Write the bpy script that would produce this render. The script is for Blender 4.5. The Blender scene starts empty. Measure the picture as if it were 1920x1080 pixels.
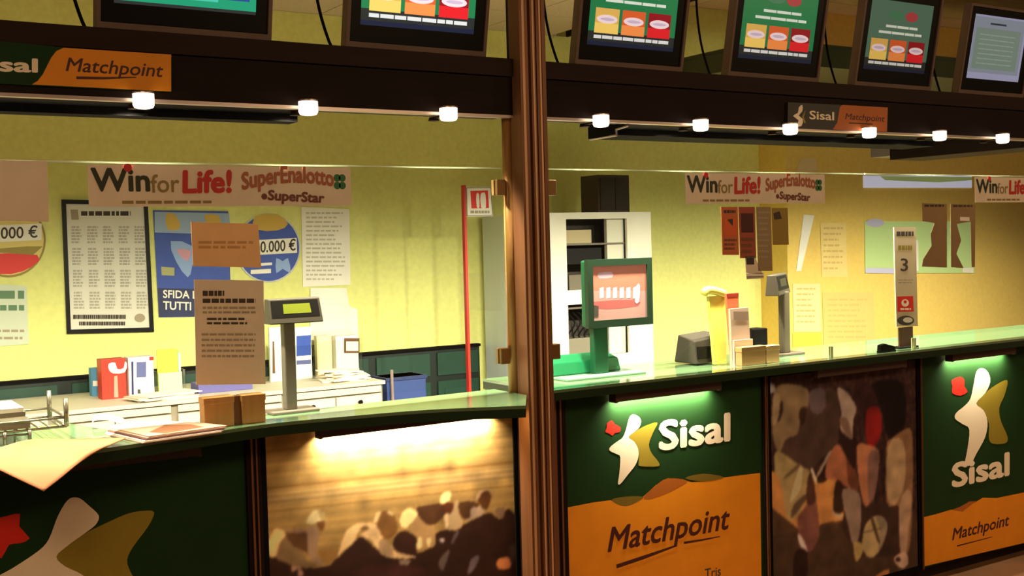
import bpy, math, random
from mathutils import Vector, Matrix
random.seed(4)
SC = bpy.context.scene
COL = SC.collection

# ------------------------------------------------------------------ camera
FPX, YAW, PIT, ROL, EYE = 2150.0, 0.5680549569, 0.0389651198, 0.0263745946, 1.81
F = Vector((math.sin(YAW)*math.cos(PIT), math.cos(YAW)*math.cos(PIT), -math.sin(PIT)))
R0 = Vector((math.cos(YAW), -math.sin(YAW), 0)); U0 = R0.cross(F)
RV = math.cos(ROL)*R0 - math.sin(ROL)*U0
UV = math.cos(ROL)*U0 + math.sin(ROL)*R0
cam_d = bpy.data.cameras.new('camera'); cam = bpy.data.objects.new('camera', cam_d); COL.objects.link(cam)
cam_d.sensor_width = 36; cam_d.lens = FPX/1920*36; cam_d.clip_start = .05
m3 = Matrix((RV, UV, -F)).transposed()
cam.matrix_world = Matrix.Translation((0, 0, EYE)) @ m3.to_4x4()
SC.camera = cam

# ------------------------------------------------------------------ light, exposure
SC.view_settings.view_transform = 'Standard'; SC.view_settings.look = 'None'
SC.view_settings.exposure = 0.0; SC.view_settings.gamma = 1.0; SC.view_settings.use_curve_mapping = False
w = bpy.data.worlds.new('hall_glow'); SC.world = w; w.use_nodes = True
w.node_tree.nodes['Background'].inputs[0].default_value = (1.0, .60, .30, 1)
w.node_tree.nodes['Background'].inputs[1].default_value = .12
SPOT_W, STRIP_W, HALL_W = 182.0, 14.0, 30.0
def area(name, loc, target, sx, sy, energy, col, parent=None):
    d = bpy.data.lights.new(name, 'AREA'); d.shape = 'RECTANGLE'; d.size = sx; d.size_y = sy; d.energy = energy; d.color = col
    o = bpy.data.objects.new(name, d); COL.objects.link(o)
    q = (Vector(target)-Vector(loc)).to_track_quat('-Z', 'Y'); o.rotation_euler = q.to_euler(); o.location = loc
    if parent: o.parent = parent; o.location = Vector(loc)-parent.location
    return o
for k, (hx, hy) in enumerate(((-.5, .6), (3.2, .8), (6.6, 1.2))):
    area('hall_light', (hx, hy, 3.1), (hx+.4, hy+1.6, 0), 1.2, .6, HALL_W, (1, .67, .37))

# ------------------------------------------------------------------ planes of the place (metres)
CT = 1.20                 # countertop height
FL = -.08                 # floor
CF, BY, GY, NY = 3.88, 3.907, 3.957, 3.987   # counter edge, beam front, glass, counter front panels
WY, PW = 6.90, 6.60       # back wall, right wall that steps forward

def ray(x, y): return F + RV*((x-960)/FPX) - UV*((y-540)/FPX)
def uy(x, y, Y): r = ray(x, y); return Vector((0, 0, EYE)) + r*(Y/r.y)
def uz(x, y, Z): r = ray(x, y); return Vector((0, 0, EYE)) + r*((Z-EYE)/r.z)

# ------------------------------------------------------------------ helpers
def lin(c):
    c /= 255.0
    return c/12.92 if c <= .04045 else ((c+.055)/1.055)**2.4
MATS = {}
def mat(name, rgb, rough=.6, metal=0, noise=0, nscale=(8, 8, 8), emit=0, bump=0, spec=.5):
    if name in MATS: return MATS[name]
    m = bpy.data.materials.new(name); m.use_nodes = True; nt = m.node_tree; b = nt.nodes['Principled BSDF']
    col = (lin(rgb[0]), lin(rgb[1]), lin(rgb[2]), 1)
    b.inputs['Base Color'].default_value = col; b.inputs['Roughness'].default_value = rough
    b.inputs['Metallic'].default_value = metal; b.inputs['Specular IOR Level'].default_value = spec
    if noise or bump:
        tc = nt.nodes.new('ShaderNodeTexCoord'); mp = nt.nodes.new('ShaderNodeMapping'); nz = nt.nodes.new('ShaderNodeTexNoise')
        mp.inputs['Scale'].default_value = nscale; nz.inputs['Scale'].default_value = 1; nz.inputs['Detail'].default_value = 5
        nt.links.new(tc.outputs['Object'], mp.inputs['Vector']); nt.links.new(mp.outputs[0], nz.inputs['Vector'])
        if noise:
            cr = nt.nodes.new('ShaderNodeValToRGB')
            cr.color_ramp.elements[0].position = .3; cr.color_ramp.elements[1].position = .7
            cr.color_ramp.elements[0].color = tuple(c*(1-noise) for c in col[:3])+(1,)
            cr.color_ramp.elements[1].color = tuple(min(1, c*(1+noise)) for c in col[:3])+(1,)
            nt.links.new(nz.outputs['Fac'], cr.inputs['Fac']); nt.links.new(cr.outputs['Color'], b.inputs['Base Color'])
        if bump:
            bp = nt.nodes.new('ShaderNodeBump'); bp.inputs['Strength'].default_value = bump; bp.inputs['Distance'].default_value = .004
            nt.links.new(nz.outputs['Fac'], bp.inputs['Height']); nt.links.new(bp.outputs[0], b.inputs['Normal'])
    if emit:
        b.inputs['Emission Color'].default_value = col; b.inputs['Emission Strength'].default_value = emit
    MATS[name] = m; return m
def scr(rgb, s=.9): return mat('screen_%d_%d_%d' % rgb, rgb, .3, emit=s)
def glass(name, tint, fmin=.04, rough=.0):
    if name in MATS: return MATS[name]
    m = bpy.data.materials.new(name); m.use_nodes = True; nt = m.node_tree
    for n in list(nt.nodes): nt.nodes.remove(n)
    o = nt.nodes.new('ShaderNodeOutputMaterial'); mx = nt.nodes.new('ShaderNodeMixShader'); t = nt.nodes.new('ShaderNodeBsdfTransparent')
    g = nt.nodes.new('ShaderNodeBsdfGlossy'); fr = nt.nodes.new('ShaderNodeFresnel')
    fr.inputs['IOR'].default_value = 1.45; t.inputs[0].default_value = (*tint, 1); g.inputs['Roughness'].default_value = rough
    geo = nt.nodes.new('ShaderNodeNewGeometry'); inv = nt.nodes.new('ShaderNodeMath'); inv.operation = 'SUBTRACT'; inv.inputs[0].default_value = 1
    mul = nt.nodes.new('ShaderNodeMath'); mul.operation = 'MULTIPLY'
    nt.links.new(geo.outputs['Backfacing'], inv.inputs[1]); nt.links.new(inv.outputs[0], mul.inputs[0]); nt.links.new(fr.outputs[0], mul.inputs[1]); nt.links.new(mul.outputs[0], mx.inputs[0]); nt.links.new(t.outputs[0], mx.inputs[1]); nt.links.new(g.outputs[0], mx.inputs[2])
    nt.links.new(mx.outputs[0], o.inputs[0]); MATS[name] = m; return m

class MB:
    def __init__(s): s.v = []; s.f = []; s.m = []
    def face(s, pts, mi=0):
        i = len(s.v); s.v += [Vector(p) for p in pts]; s.f.append(list(range(i, i+len(pts)))); s.m.append(mi); return s
    def raw(s, vs, fs, mi=0):
        i = len(s.v); s.v += [Vector(p) for p in vs]; s.f += [[i+k for k in f] for f in fs]; s.m += [mi]*len(fs); return s
    def box(s, x0, x1, y0, y1, z0, z1, mi=0):
        return s.hexa([(x0, y0, z0), (x1, y0, z0), (x1, y1, z0), (x0, y1, z0)], [(x0, y0, z1), (x1, y0, z1), (x1, y1, z1), (x0, y1, z1)], mi)
    def hexa(s, a, b, mi=0):
        return s.raw(list(a)+list(b), [(3, 2, 1, 0), (4, 5, 6, 7), (0, 1, 5, 4), (1, 2, 6, 5), (2, 3, 7, 6), (3, 0, 4, 7)], mi)
    def prism(s, pts, d, mi=0):
        pts = [Vector(p) for p in pts]; d = Vector(d); n = len(pts)
        return s.raw(pts+[p+d for p in pts], [list(range(n))[::-1], list(range(n, 2*n))]+[(i, (i+1) % n, n+(i+1) % n, n+i) for i in range(n)], mi)
    def tube(s, pts, r, n=8, mi=0):
        pts = [Vector(p) for p in pts]; vs = []; fs = []
        for i, p in enumerate(pts):
            t = (pts[min(i+1, len(pts)-1)]-pts[max(i-1, 0)]).normalized()
            a = t.orthogonal().normalized() if i == 0 else (a-t*a.dot(t)).normalized()
            b = t.cross(a)
            rr = r[i] if isinstance(r, (list, tuple)) else r
            vs += [p+(a*math.cos(2*math.pi*k/n)+b*math.sin(2*math.pi*k/n))*rr for k in range(n)]
        for i in range(len(pts)-1):
            for k in range(n): fs.append((i*n+k, i*n+(k+1) % n, (i+1)*n+(k+1) % n, (i+1)*n+k))
        fs += [list(range(n))[::-1], [(len(pts)-1)*n+k for k in range(n)]]
        return s.raw(vs, fs, mi)
    def lathe(s, c, prof, n=24, mi=0):
        c = Vector(c); return s.tube([c+Vector((0, 0, z)) for r, z in prof], [max(r, 1e-4) for r, z in prof], n, mi)
    def build(s, name, mats, parent=None, bevel=0, smooth=False, loc=None):
        me = bpy.data.meshes.new(name)
        if parent is not None: off = parent['_o']
        elif loc is not None: off = loc
        else:
            xs = [p.x for p in s.v]; ys = [p.y for p in s.v]; off = ((min(xs)+max(xs))/2, (min(ys)+max(ys))/2, min(p.z for p in s.v))
        off = Vector(off)
        me.from_pydata([p-off for p in s.v], [], s.f)
        for m in (mats if isinstance(mats, (list, tuple)) else [mats]): me.materials.append(m)
        me.polygons.foreach_set('material_index', s.m)
        if smooth: me.polygons.foreach_set('use_smooth', [True]*len(me.polygons))
        me.update()
        o = bpy.data.objects.new(name, me); COL.objects.link(o); o['_o'] = tuple(off)
        if parent is not None: o.parent = parent
        else: o.location = off
        if bevel:
            b = o.modifiers.new('bevel', 'BEVEL'); b.width = bevel; b.segments = 2; b.limit_method = 'ANGLE'
        return o
def tag(o, label, cat, group=None):
    o['label'] = label; o['category'] = cat
    if group: o['group'] = group
    return o
def thing(name, label, cat, loc, group=None):
    o = bpy.data.objects.new(name, None); COL.objects.link(o); o.location = loc; o['_o'] = tuple(loc); o.empty_display_size = .05
    return tag(o, label, cat, group)
def struct(o): o['kind'] = 'structure'; return o
def copy_tree(o, parent=None):
    c = o.copy(); COL.objects.link(c)
    if parent: c.parent = parent
    for ch in list(o.children): copy_tree(ch, c)
    return c
def smooth(pts, n=4, closed=True):
    pts = [Vector(p) for p in pts]; N = len(pts); out = []
    for i in range(N if closed else N-1):
        g = (lambda k: pts[k % N]) if closed else (lambda k: pts[max(0, min(N-1, k))])
        p0, p1, p2, p3 = g(i-1), g(i), g(i+1), g(i+2)
        for k in range(n):
            t = k/n
            out.append(.5*((2*p1)+(p2-p0)*t+(2*p0-5*p1+4*p2-p3)*t*t+(3*p1-p0-3*p2+p3)*t**3))
    if not closed: out.append(pts[-1])
    return out
_tc = {}
def text2d(s, shear=0, bold=0):
    k = (s, shear, bold)
    if k in _tc: return _tc[k]
    cu = bpy.data.curves.new('t', 'FONT'); cu.body = s; cu.shear = shear; cu.offset = bold; cu.resolution_u = 3
    o = bpy.data.objects.new('t', cu); COL.objects.link(o)
    dg = bpy.context.evaluated_depsgraph_get(); me = bpy.data.meshes.new_from_object(o.evaluated_get(dg))
    r = ([(v.co.x, v.co.y) for v in me.vertices], [tuple(p.vertices) for p in me.polygons])
    bpy.data.objects.remove(o); bpy.data.meshes.remove(me); bpy.data.curves.remove(cu)
    _tc[k] = r; return r
CAP = max(y for x, y in text2d('H')[0])
def put_text(mb, s, p0, p1, p2, nrm=(0, -1, 0), d=.0012, shear=0, bold=0, mi=0, warp=None):
    """p0 left end of the baseline, p1 right end, p2 cap height above p0"""
    vs, fs = text2d(s, shear, 0); x0 = min(x for x, y in vs); x1 = max(x for x, y in vs)
    p0, p1, p2, nrm = Vector(p0), Vector(p1), Vector(p2), Vector(nrm)
    wd = x1-x0
    sh = [(0, 0)] if not bold else [(bold*math.cos(k*math.pi/3), bold*math.sin(k*math.pi/3)) for k in range(6)]+[(0, 0)]
    for n, (dx, dy) in enumerate(sh):
        out = []
        for x, y in vs:
            a = (x-x0)/wd+dx/wd; b = y/CAP+dy/CAP
            if warp: b = warp(min(1, max(0, a)), b)
            out.append(p0+(p1-p0)*a+(p2-p0)*b+nrm*(d+.00002*n))
        mb.raw(out, fs, mi)

class Sheet:
    """flat print on the vertical plane at depth Y; outlines are read through a crop (x0,y0,scale) of the photograph"""
    def __init__(s, Y, x0=0, y0=0, sc=1): s.Y, s.x0, s.y0, s.sc = Y, x0, y0, sc; s.mb = MB(); s.mats = []; s.k = 0
    def p(s, x, y, d=0): return uy(s.x0+x/s.sc, s.y0+y/s.sc, s.Y)+Vector((0, -d, 0))
    def mi(s, m):
        if m not in s.mats: s.mats.append(m)
        return s.mats.index(m)
    def poly(s, pts, m, sm=0):
        s.k += 1; q = [s.p(x, y) for x, y in pts]
        if sm: q = smooth(q, sm)
        d = Vector((0, -.0001*s.k, 0)); s.mb.face([a+d for a in q], s.mi(m)); return s
    def line(s, pts, wd, m):
        s.k += 1; d = Vector((0, -.0001*s.k, 0)); q = [s.p(x, y)+d for x, y in pts]
        wd = wd if isinstance(wd, (list, tuple)) else [wd]*len(q)
        for i in range(len(q)-1):
            t = (q[i+1]-q[i]).normalized(); n = Vector((-t.z, 0, t.x))
            s.mb.face([q[i]-n*wd[i]/2, q[i+1]-n*wd[i+1]/2, q[i+1]+n*wd[i+1]/2, q[i]+n*wd[i]/2], s.mi(m))
        return s
    def text(s, t, a, b, c, m, shear=0, bold=0, warp=None):
        s.k += 1; put_text(s.mb, t, s.p(*a), s.p(*b), s.p(*c), d=.0001*s.k+.0001, shear=shear, bold=bold, mi=s.mi(m), warp=warp); return s
    def bars(s, rect, rows, m, fill=.55, ragged=.25, words=5, seed=1):
        rn = random.Random(seed); s.k += 1; d = Vector((0, -.0001*s.k, 0)); x0, y0, x1, y1 = rect
        for r in range(rows):
            ya = y0+(y1-y0)*r/rows; yb = ya+(y1-y0)/rows*fill; x = x0; end = x1-(x1-x0)*ragged*rn.random()
            while x < end:
                wd = (x1-x0)/words*(.4+.9*rn.random()); e = min(x+wd, end)
                s.mb.face([s.p(x, yb)+d, s.p(e, yb)+d, s.p(e, ya)+d, s.p(x, ya)+d], s.mi(m)); x = e+(x1-x0)/words*.18
        return s
    def build(s, name, parent): return s.mb.build(name, s.mats, parent)
    def flush(s, name, parent):
        o = s.build(name, parent); s.mb = MB(); s.mats = []; return s

# ------------------------------------------------------------------ materials
brown = mat('dark_brown_laminate', (30, 18, 15), .6, noise=.15, nscale=(3, 3, 40), spec=.12)
brown2 = mat('brown_laminate', (42, 26, 21), .6, noise=.15, nscale=(3, 3, 40), spec=.15)
housing_m = mat('grey_brown_housing', (112, 88, 76), .5, noise=.1)
bronze = mat('bronze_highlight', (226, 176, 134), .36, .2, noise=.12, nscale=(60, 60, 1))
bronze_d = mat('bronze_dark', (128, 84, 54), .42, .3, noise=.15, nscale=(90, 90, 2))
strip_m = mat('pale_metal_strip', (190, 172, 165), .35, .6)
black = mat('black_plastic', (13, 11, 11), .4, spec=.2)
blackm = mat('black_matte', (12, 10, 9), .85, spec=.1)
glass_top = mat('green_glass_top', (92, 122, 84), .07, noise=.05, spec=1.0)
glass_top.node_tree.nodes['Principled BSDF'].inputs['IOR'].default_value = 2.1
edge_m = mat('dark_green_edge', (26, 46, 24), .25)
wall_m = mat('yellow_wall', (226, 228, 140), .85, noise=.05, nscale=(30, 30, 30), bump=.08)
wall_o = mat('ochre_wall', (230, 198, 104), .85, noise=.05, nscale=(30, 30, 30), bump=.08)
tile_m = mat('ceiling_tile', (215, 200, 170), .9, noise=.08, nscale=(60, 60, 60), bump=.2)
floor_m = mat('brown_floor', (120, 84, 58), .35, noise=.2, nscale=(4, 4, 4))
green_d = mat('dark_green_print', (26, 56, 24), .6, noise=.05, spec=.15)
green_w = mat('green_paint', (20, 62, 46), .5, noise=.1)
green_wd = mat('green_paint_dark', (8, 26, 20), .5)
orange = mat('orange_print', (236, 146, 2), .6, noise=.05)
cream = mat('cream_print', (250, 232, 205), .5)
olive = mat('olive_print', (150, 130, 36), .5, noise=.06)
red = mat('red_print', (225, 36, 22), .5)
maroon = mat('maroon_print', (70, 14, 14), .5)
white = mat('white_paint', (226, 222, 204), .45, noise=.03)
desk_m = mat('cream_desk', (206, 198, 176), .5, noise=.03)
desk_b = mat('desk_body_gap_shade', (140, 130, 108), .6)  # darker body, so the gaps between drawers read as shadow
white_p = mat('white_paper', (244, 240, 226), .7, noise=.03)
tan_p = mat('tan_paper', (224, 208, 184), .75, noise=.05)
ora_p = mat('orange_tan_paper', (238, 190, 134), .75, noise=.06)
ink = mat('grey_ink', (162, 148, 122), .7)
ink_d = mat('dark_ink', (62, 52, 44), .7)
wood = mat('light_brown_wood', (176, 126, 62), .55, noise=.12, nscale=(30, 30, 4))
wood_d = mat('dark_cardboard', (110, 72, 34), .6, noise=.1)
grey_m = mat('grey_metal', (112, 104, 90), .4, .3)
blue = mat('blue_print', (44, 76, 168), .5, noise=.12)
blue_d = mat('navy_print', (28, 36, 84), .5)
pgl = glass('screen_glass', (.96, .985, .965))
pgle = glass('acrylic', (.96, .97, .96))
haze_m = bpy.data.materials.new('pale_reflection'); haze_m.use_nodes = True
_n = haze_m.node_tree; _mx = _n.nodes.new('ShaderNodeMixShader'); _t = _n.nodes.new('ShaderNodeBsdfTransparent'); _mx.inputs[0].default_value = .95
_n.links.new(_n.nodes['Principled BSDF'].outputs[0], _mx.inputs[1]); _n.links.new(_t.outputs[0], _mx.inputs[2]); _n.links.new(_mx.outputs[0], _n.nodes['Material Output'].inputs[0])
edge_g = bpy.data.materials.new('polished_glass_edge'); edge_g.use_nodes = True
_n = edge_g.node_tree; _tl = _n.nodes.new('ShaderNodeBsdfTranslucent'); _tl.inputs[0].default_value = (.50, .55, .40, 1)
_mx = _n.nodes.new('ShaderNodeMixShader'); _mx.inputs[0].default_value = .6; _n.links.new(_n.nodes['Principled BSDF'].outputs[0], _mx.inputs[1]); _n.links.new(_tl.outputs[0], _mx.inputs[2])
_n.links.new(_mx.outputs[0], _n.nodes['Material Output'].inputs[0])

# ------------------------------------------------------------------ the setting
struct(MB().box(-4, 13, -5, 9, FL-.1, FL).build('floor', floor_m))
struct(MB().box(-4, 7.13, WY, WY+.15, FL, 3.31).box(4.95, 7.13, WY, WY+.15, 3.31, 3.75).build('wall_back', wall_m))
PX0 = uy(1475, 400, PW).x
struct(MB().box(PX0, 13, PW, PW+.45, FL, 3.75).build('wall_right', wall_o))
ceil = MB().box(-4, 4.95, 2.6, WY, 3.36, 3.45).box(4.95, 13, 2.6, WY, 3.68, 3.75).box(4.93, 4.95, 2.6, WY, 3.31, 3.70).build('ceiling', brown2); struct(ceil)
tm = MB().box(0, .592, 0, .592, 0, .018)
t0 = None
for reg, z in ((((-.6, 4.9)), 3.31), (((4.955, 10.6)), 3.64)):
    x = reg[0]
    while x+.6 < reg[1]+.3:
        y = 3.9
        while y < 6.88:
            y1 = min(y+.592, (WY if x < PX0-.6 else PW)-.004)
            if y1-y > .05 and x+.592 < (4.94 if z < 3.5 else 20):
                if y+.592 <= y1+1e-6:
                    if t0 is None:
                        t0 = tm.build('ceiling_tile', tile_m, loc=(0, 0, 0)); t0.parent = ceil; o = t0
                    else:
                        o = t0.copy(); COL.objects.link(o)
                    o.location = Vector((x, y, z))-Vector(ceil['_o'])
                else:
                    MB().box(x, x+.592, y, y1, z, z+.018).build('ceiling_tile', tile_m, ceil)
            y += .6
        x += .6
# green wainscot along the back wall
wx1 = 4.10
ws = MB().box(-2, wx1, WY-.03, WY, FL, 1.10).build('trim_1', green_wd); struct(ws)
MB().box(-2, wx1, WY-.05, WY, 1.10, 1.118).build('cap_rail', blackm, ws)
for a, b in ((-1.2, -.1), (-.02, 1.30), (1.38, 2.4), (2.48, 3.24), (3.30, 3.70), (3.76, 4.08)):
    MB().box(a, b, WY-.042, WY-.03, .92, 1.075).build('panel', green_w, ws)
    MB().box(a, b, WY-.042, WY-.03, .3, .88).build('panel', green_w, ws)
    MB().box(a+.05, b-.05, WY-.047, WY-.042, .36, .83).build('panel', green_w, ws)

# ------------------------------------------------------------------ counter
def slab(name, label, pts, z0, z1, loc):
    t = thing(name, label, 'countertop', loc)
    n = len(pts)
    MB().prism([(x, y, z1-.012) for x, y in pts], (0, 0, .012)).build('top_sheet', glass_top, t)
    MB().prism([(x, y, z0) for x, y in pts], (0, 0, z1-.012-z0)).build('edge_board', edge_m, t)
    return t
front = smooth([(-1, 3.72, 0), (-.2, 3.68, 0), (.45, 3.68, 0), (.80, 3.71, 0), (1.092, 3.77, 0), (1.416, 3.835, 0), (1.70, 3.81, 0), (2.007, 3.75, 0), (2.25, 3.635, 0), (2.338, 3.590, 0)], 5, False)
slab('countertop', 'dark green glass countertop left of the bronze post with a wavy front edge', [(p.x, p.y) for p in front]+[(2.505, 3.838), (2.508, 4.09), (.95, 4.06), (.86, 4.36), (-1, 4.36)], 1.155, CT, (.8, 4.1, 1.155))
slab('countertop', 'dark green straight countertop right of the bronze post', [(2.665, CF), (9, CF), (9, 4.44), (2.665, 4.44)], 1.155, CT, (5, 4.1, 1.155))
car = thing('counter_base', 'dark brown counter base under the green countertops', 'counter', (3, 4.2, FL))
MB().box(-1, 2.53, NY+.030, 4.05, .0, 1.154).box(2.70, 9, NY+.030, 4.40, .0, 1.154).build('carcass', brown, car)
MB().box(-1, 2.53, NY+.06, 4.03, FL, 0).box(2.70, 9, NY+.06, 4.36, FL, 0).build('plinth', brown2, car)
for i, (xa, xb) in enumerate(((1.385, 1.440), (2.70, 2.79), (3.950, 3.982), (5.104, 5.122), (6.24, 6.26))):
    mb = MB().box(xa, xb, NY-.012, NY+.022, 0, 1.155)
    mb.box(xa+(xb-xa)*.28, xa+(xb-xa)*.42, NY-.018, NY-.012, 0, 1.155, 1).box(xa+(xb-xa)*.62, xa+(xb-xa)*.72, NY-.018, NY-.012, 0, 1.155, 1)
    struct(mb.build('trim_%d' % (i+2), [brown, bronze_d]))

def panel(label, xa, xb, base_m, frame=True):
    t = thing('advert_board', label, 'advert board', ((xa+xb)/2, NY+.01, .002))
    MB().box(xa, xb, NY, NY+.020, .002, 1.150).build('board', base_m, t)
    if frame:
        f = MB()
        for q in ((xa, xa+.018, 0.002, 1.15), (xb-.018, xb, .002, 1.15)): f.box(q[0], q[1], NY-.008, NY, q[2], q[3])
        f.box(xa+.018, xb-.018, NY-.008, NY, 1.132, 1.15).box(xa+.018, xb-.018, NY-.008, NY, .002, .02)
        f.build('frame', blackm, t)
    return t
PY = NY-.0006
# 1: big emblem at lower left
t = panel('dark green counter panel at far left with big red, cream and olive emblem', .20, 1.383, green_d, False)
S = Sheet(PY, 0, 780, 3.6)
S.poly([(-10, 690), (50, 675), (135, 660), (130, 745), (200, 825), (130, 860), (60, 870), (10, 960), (-60, 930), (-130, 960), (-120, 850), (-190, 780), (-100, 740)], red, 2).flush('emblem_star', t)
S.poly([(1040, 650), (1000, 745), (900, 880), (858, 970), (880, 1050), (930, 1130), (980, 1220), (900, 1300), (700, 1300), (600, 1160), (560, 1075), (440, 1015), (380, 950), (450, 880), (560, 800), (700, 730), (860, 660), (970, 640)], olive, 3).flush('emblem_wing', t)
S.poly([(490, 550), (540, 556), (600, 605), (655, 655), (668, 690), (640, 740), (560, 800), (450, 880), (380, 950), (440, 1015), (560, 1075), (640, 1180), (620, 1330), (500, 1500), (250, 1750), (215, 1740), (260, 1500), (270, 1300), (160, 1230), (-20, 1170), (-40, 1100), (80, 1030), (260, 910), (330, 830), (380, 700), (420, 620), (455, 570)], cream, 3)
S.build('emblem_figure', t)
# 2: horse race photograph
import numpy as np
print_m = bpy.data.materials.new('photo_print'); print_m.use_nodes = True
_a = print_m.node_tree.nodes.new('ShaderNodeVertexColor'); _a.layer_name = 'print'
_b = print_m.node_tree.nodes['Principled BSDF']; print_m.node_tree.links.new(_a.outputs['Color'], _b.inputs['Base Color']); _b.inputs['Roughness'].default_value = .55; _b.inputs['Specular IOR Level'].default_value = .12
def photo_print(parent, Y, xa, xb, z0, z1, nx, nz, crop, base, layers, k, blur=1):
    """a printed photograph: its picture is the colour of a fine grid of points on the panel"""
    X, Z = np.meshgrid(np.linspace(xa, xb, nx), np.linspace(z0, z1, nz)); dz = Z-EYE
    pf = X*F.x+Y*F.y+dz*F.z; u = 960+FPX*(X*RV.x+Y*RV.y+dz*RV.z)/pf; v = 540-FPX*(X*UV.x+Y*UV.y+dz*UV.z)/pf
    cx, cy = (u-crop[0])*crop[2], (v-crop[1])*crop[2]
    col = base(cx, cy)
    for pts, c in layers:
        q = smooth([(a, b, 0) for a, b in pts], 3); ins = np.zeros(cx.shape, bool)
        for a, b in zip(q, q[1:]+q[:1]):
            if a.y == b.y: continue
            ins ^= ((a.y > cy) != (b.y > cy)) & (cx < (b.x-a.x)*(cy-a.y)/(b.y-a.y)+a.x)
        col[ins] = col[ins]*.08+np.array(c)*.92
    rg = np.random.default_rng(5)
    lf = rg.normal(0, 1, (nz//9+3, nx//9+3)); gi, gj = np.linspace(0, lf.shape[0]-1.01, nz), np.linspace(0, lf.shape[1]-1.01, nx)
    i0, j0 = gi.astype(int), gj.astype(int); fi, fj = (gi-i0)[:, None], (gj-j0)[None]
    lf = lf[i0][:, j0]*(1-fi)*(1-fj)+lf[i0+1][:, j0]*fi*(1-fj)+lf[i0][:, j0+1]*(1-fi)*fj+lf[i0+1][:, j0+1]*fi*fj
    col = col*(1+.09*lf)[..., None]; col = col*(1+rg.normal(0, .03, cx.shape)[..., None])
    for _ in range(blur):
        p = np.pad(col, ((1, 1), (1, 1), (0, 0)), 'edge'); col = (p[:-2, 1:-1]+p[2:, 1:-1]+p[1:-1, :-2]+p[1:-1, 2:]+2*p[1:-1, 1:-1])/6
    c = np.clip(col, 1, 255)/255; c = np.where(c <= .04045, c/12.92, ((c+.055)/1.055)**2.4)/np.array(k); c = np.clip(c, .001, .9)
    vs = np.stack([X, np.full_like(X, Y), Z], -1).reshape(-1, 3)
    idx = np.arange(nx*nz).reshape(nz, nx); fs = np.stack([idx[:-1, :-1], idx[:-1, 1:], idx[1:, 1:], idx[1:, :-1]], -1).reshape(-1, 4)
    mb = MB(); mb.raw([tuple(p) for p in vs.tolist()], fs.tolist()); o = mb.build('photo_print', print_m, parent)
    at = o.data.color_attributes.new('print', 'FLOAT_COLOR', 'POINT')
    at.data.foreach_set('color', np.concatenate([c.reshape(-1, 3), np.ones((nx*nz, 1))], 1).astype(np.float32).ravel())
    return o
t = panel('framed sepia photo panel of a horse race left of the bronze post', 1.442, 2.546, mat('sepia_board', (150, 104, 56), .5))
def horse_base(cx, cy):
    rg = np.random.default_rng(2); t_ = cy+.107*cx
    prof_ = np.interp(t_, np.linspace(-900, 2400, 260), np.convolve(rg.normal(0, 1, 262), [.25, .5, .25], 'valid'))
    col = np.array([134, 94, 44.])[None, None]*(1+.11*prof_)[..., None]
    for off, wd, c in ((203, 11, (86, 50, 16)), (322, 12, (168, 122, 70)), (268, 8, (176, 130, 74)), (372, 9, (166, 120, 62)), (440, 8, (100, 66, 26)), (-110, 12, (112, 76, 34))):
        w_ = np.exp(-((t_-off)/wd)**2)[..., None]*.85; col = col*(1-w_)+np.array(c, float)*w_
    return col
LAY = [([(45, 890), (150, 885), (250, 930), (330, 970), (430, 1000), (690, 985), (780, 910), (850, 850), (930, 770), (1040, 680), (1110, 730), (1190, 800), (1350, 850), (1600, 850), (1750, 780), (1800, 650), (1900, 610), (2000, 620), (2060, 570), (2200, 500), (2330, 440), (2400, 480), (2450, 500), (2500, 430), (2530, 400), (2600, 460), (2670, 590), (2800, 700), (2900, 1500), (2900, 3300), (-100, 3300)], (36, 16, 10))]
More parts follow.
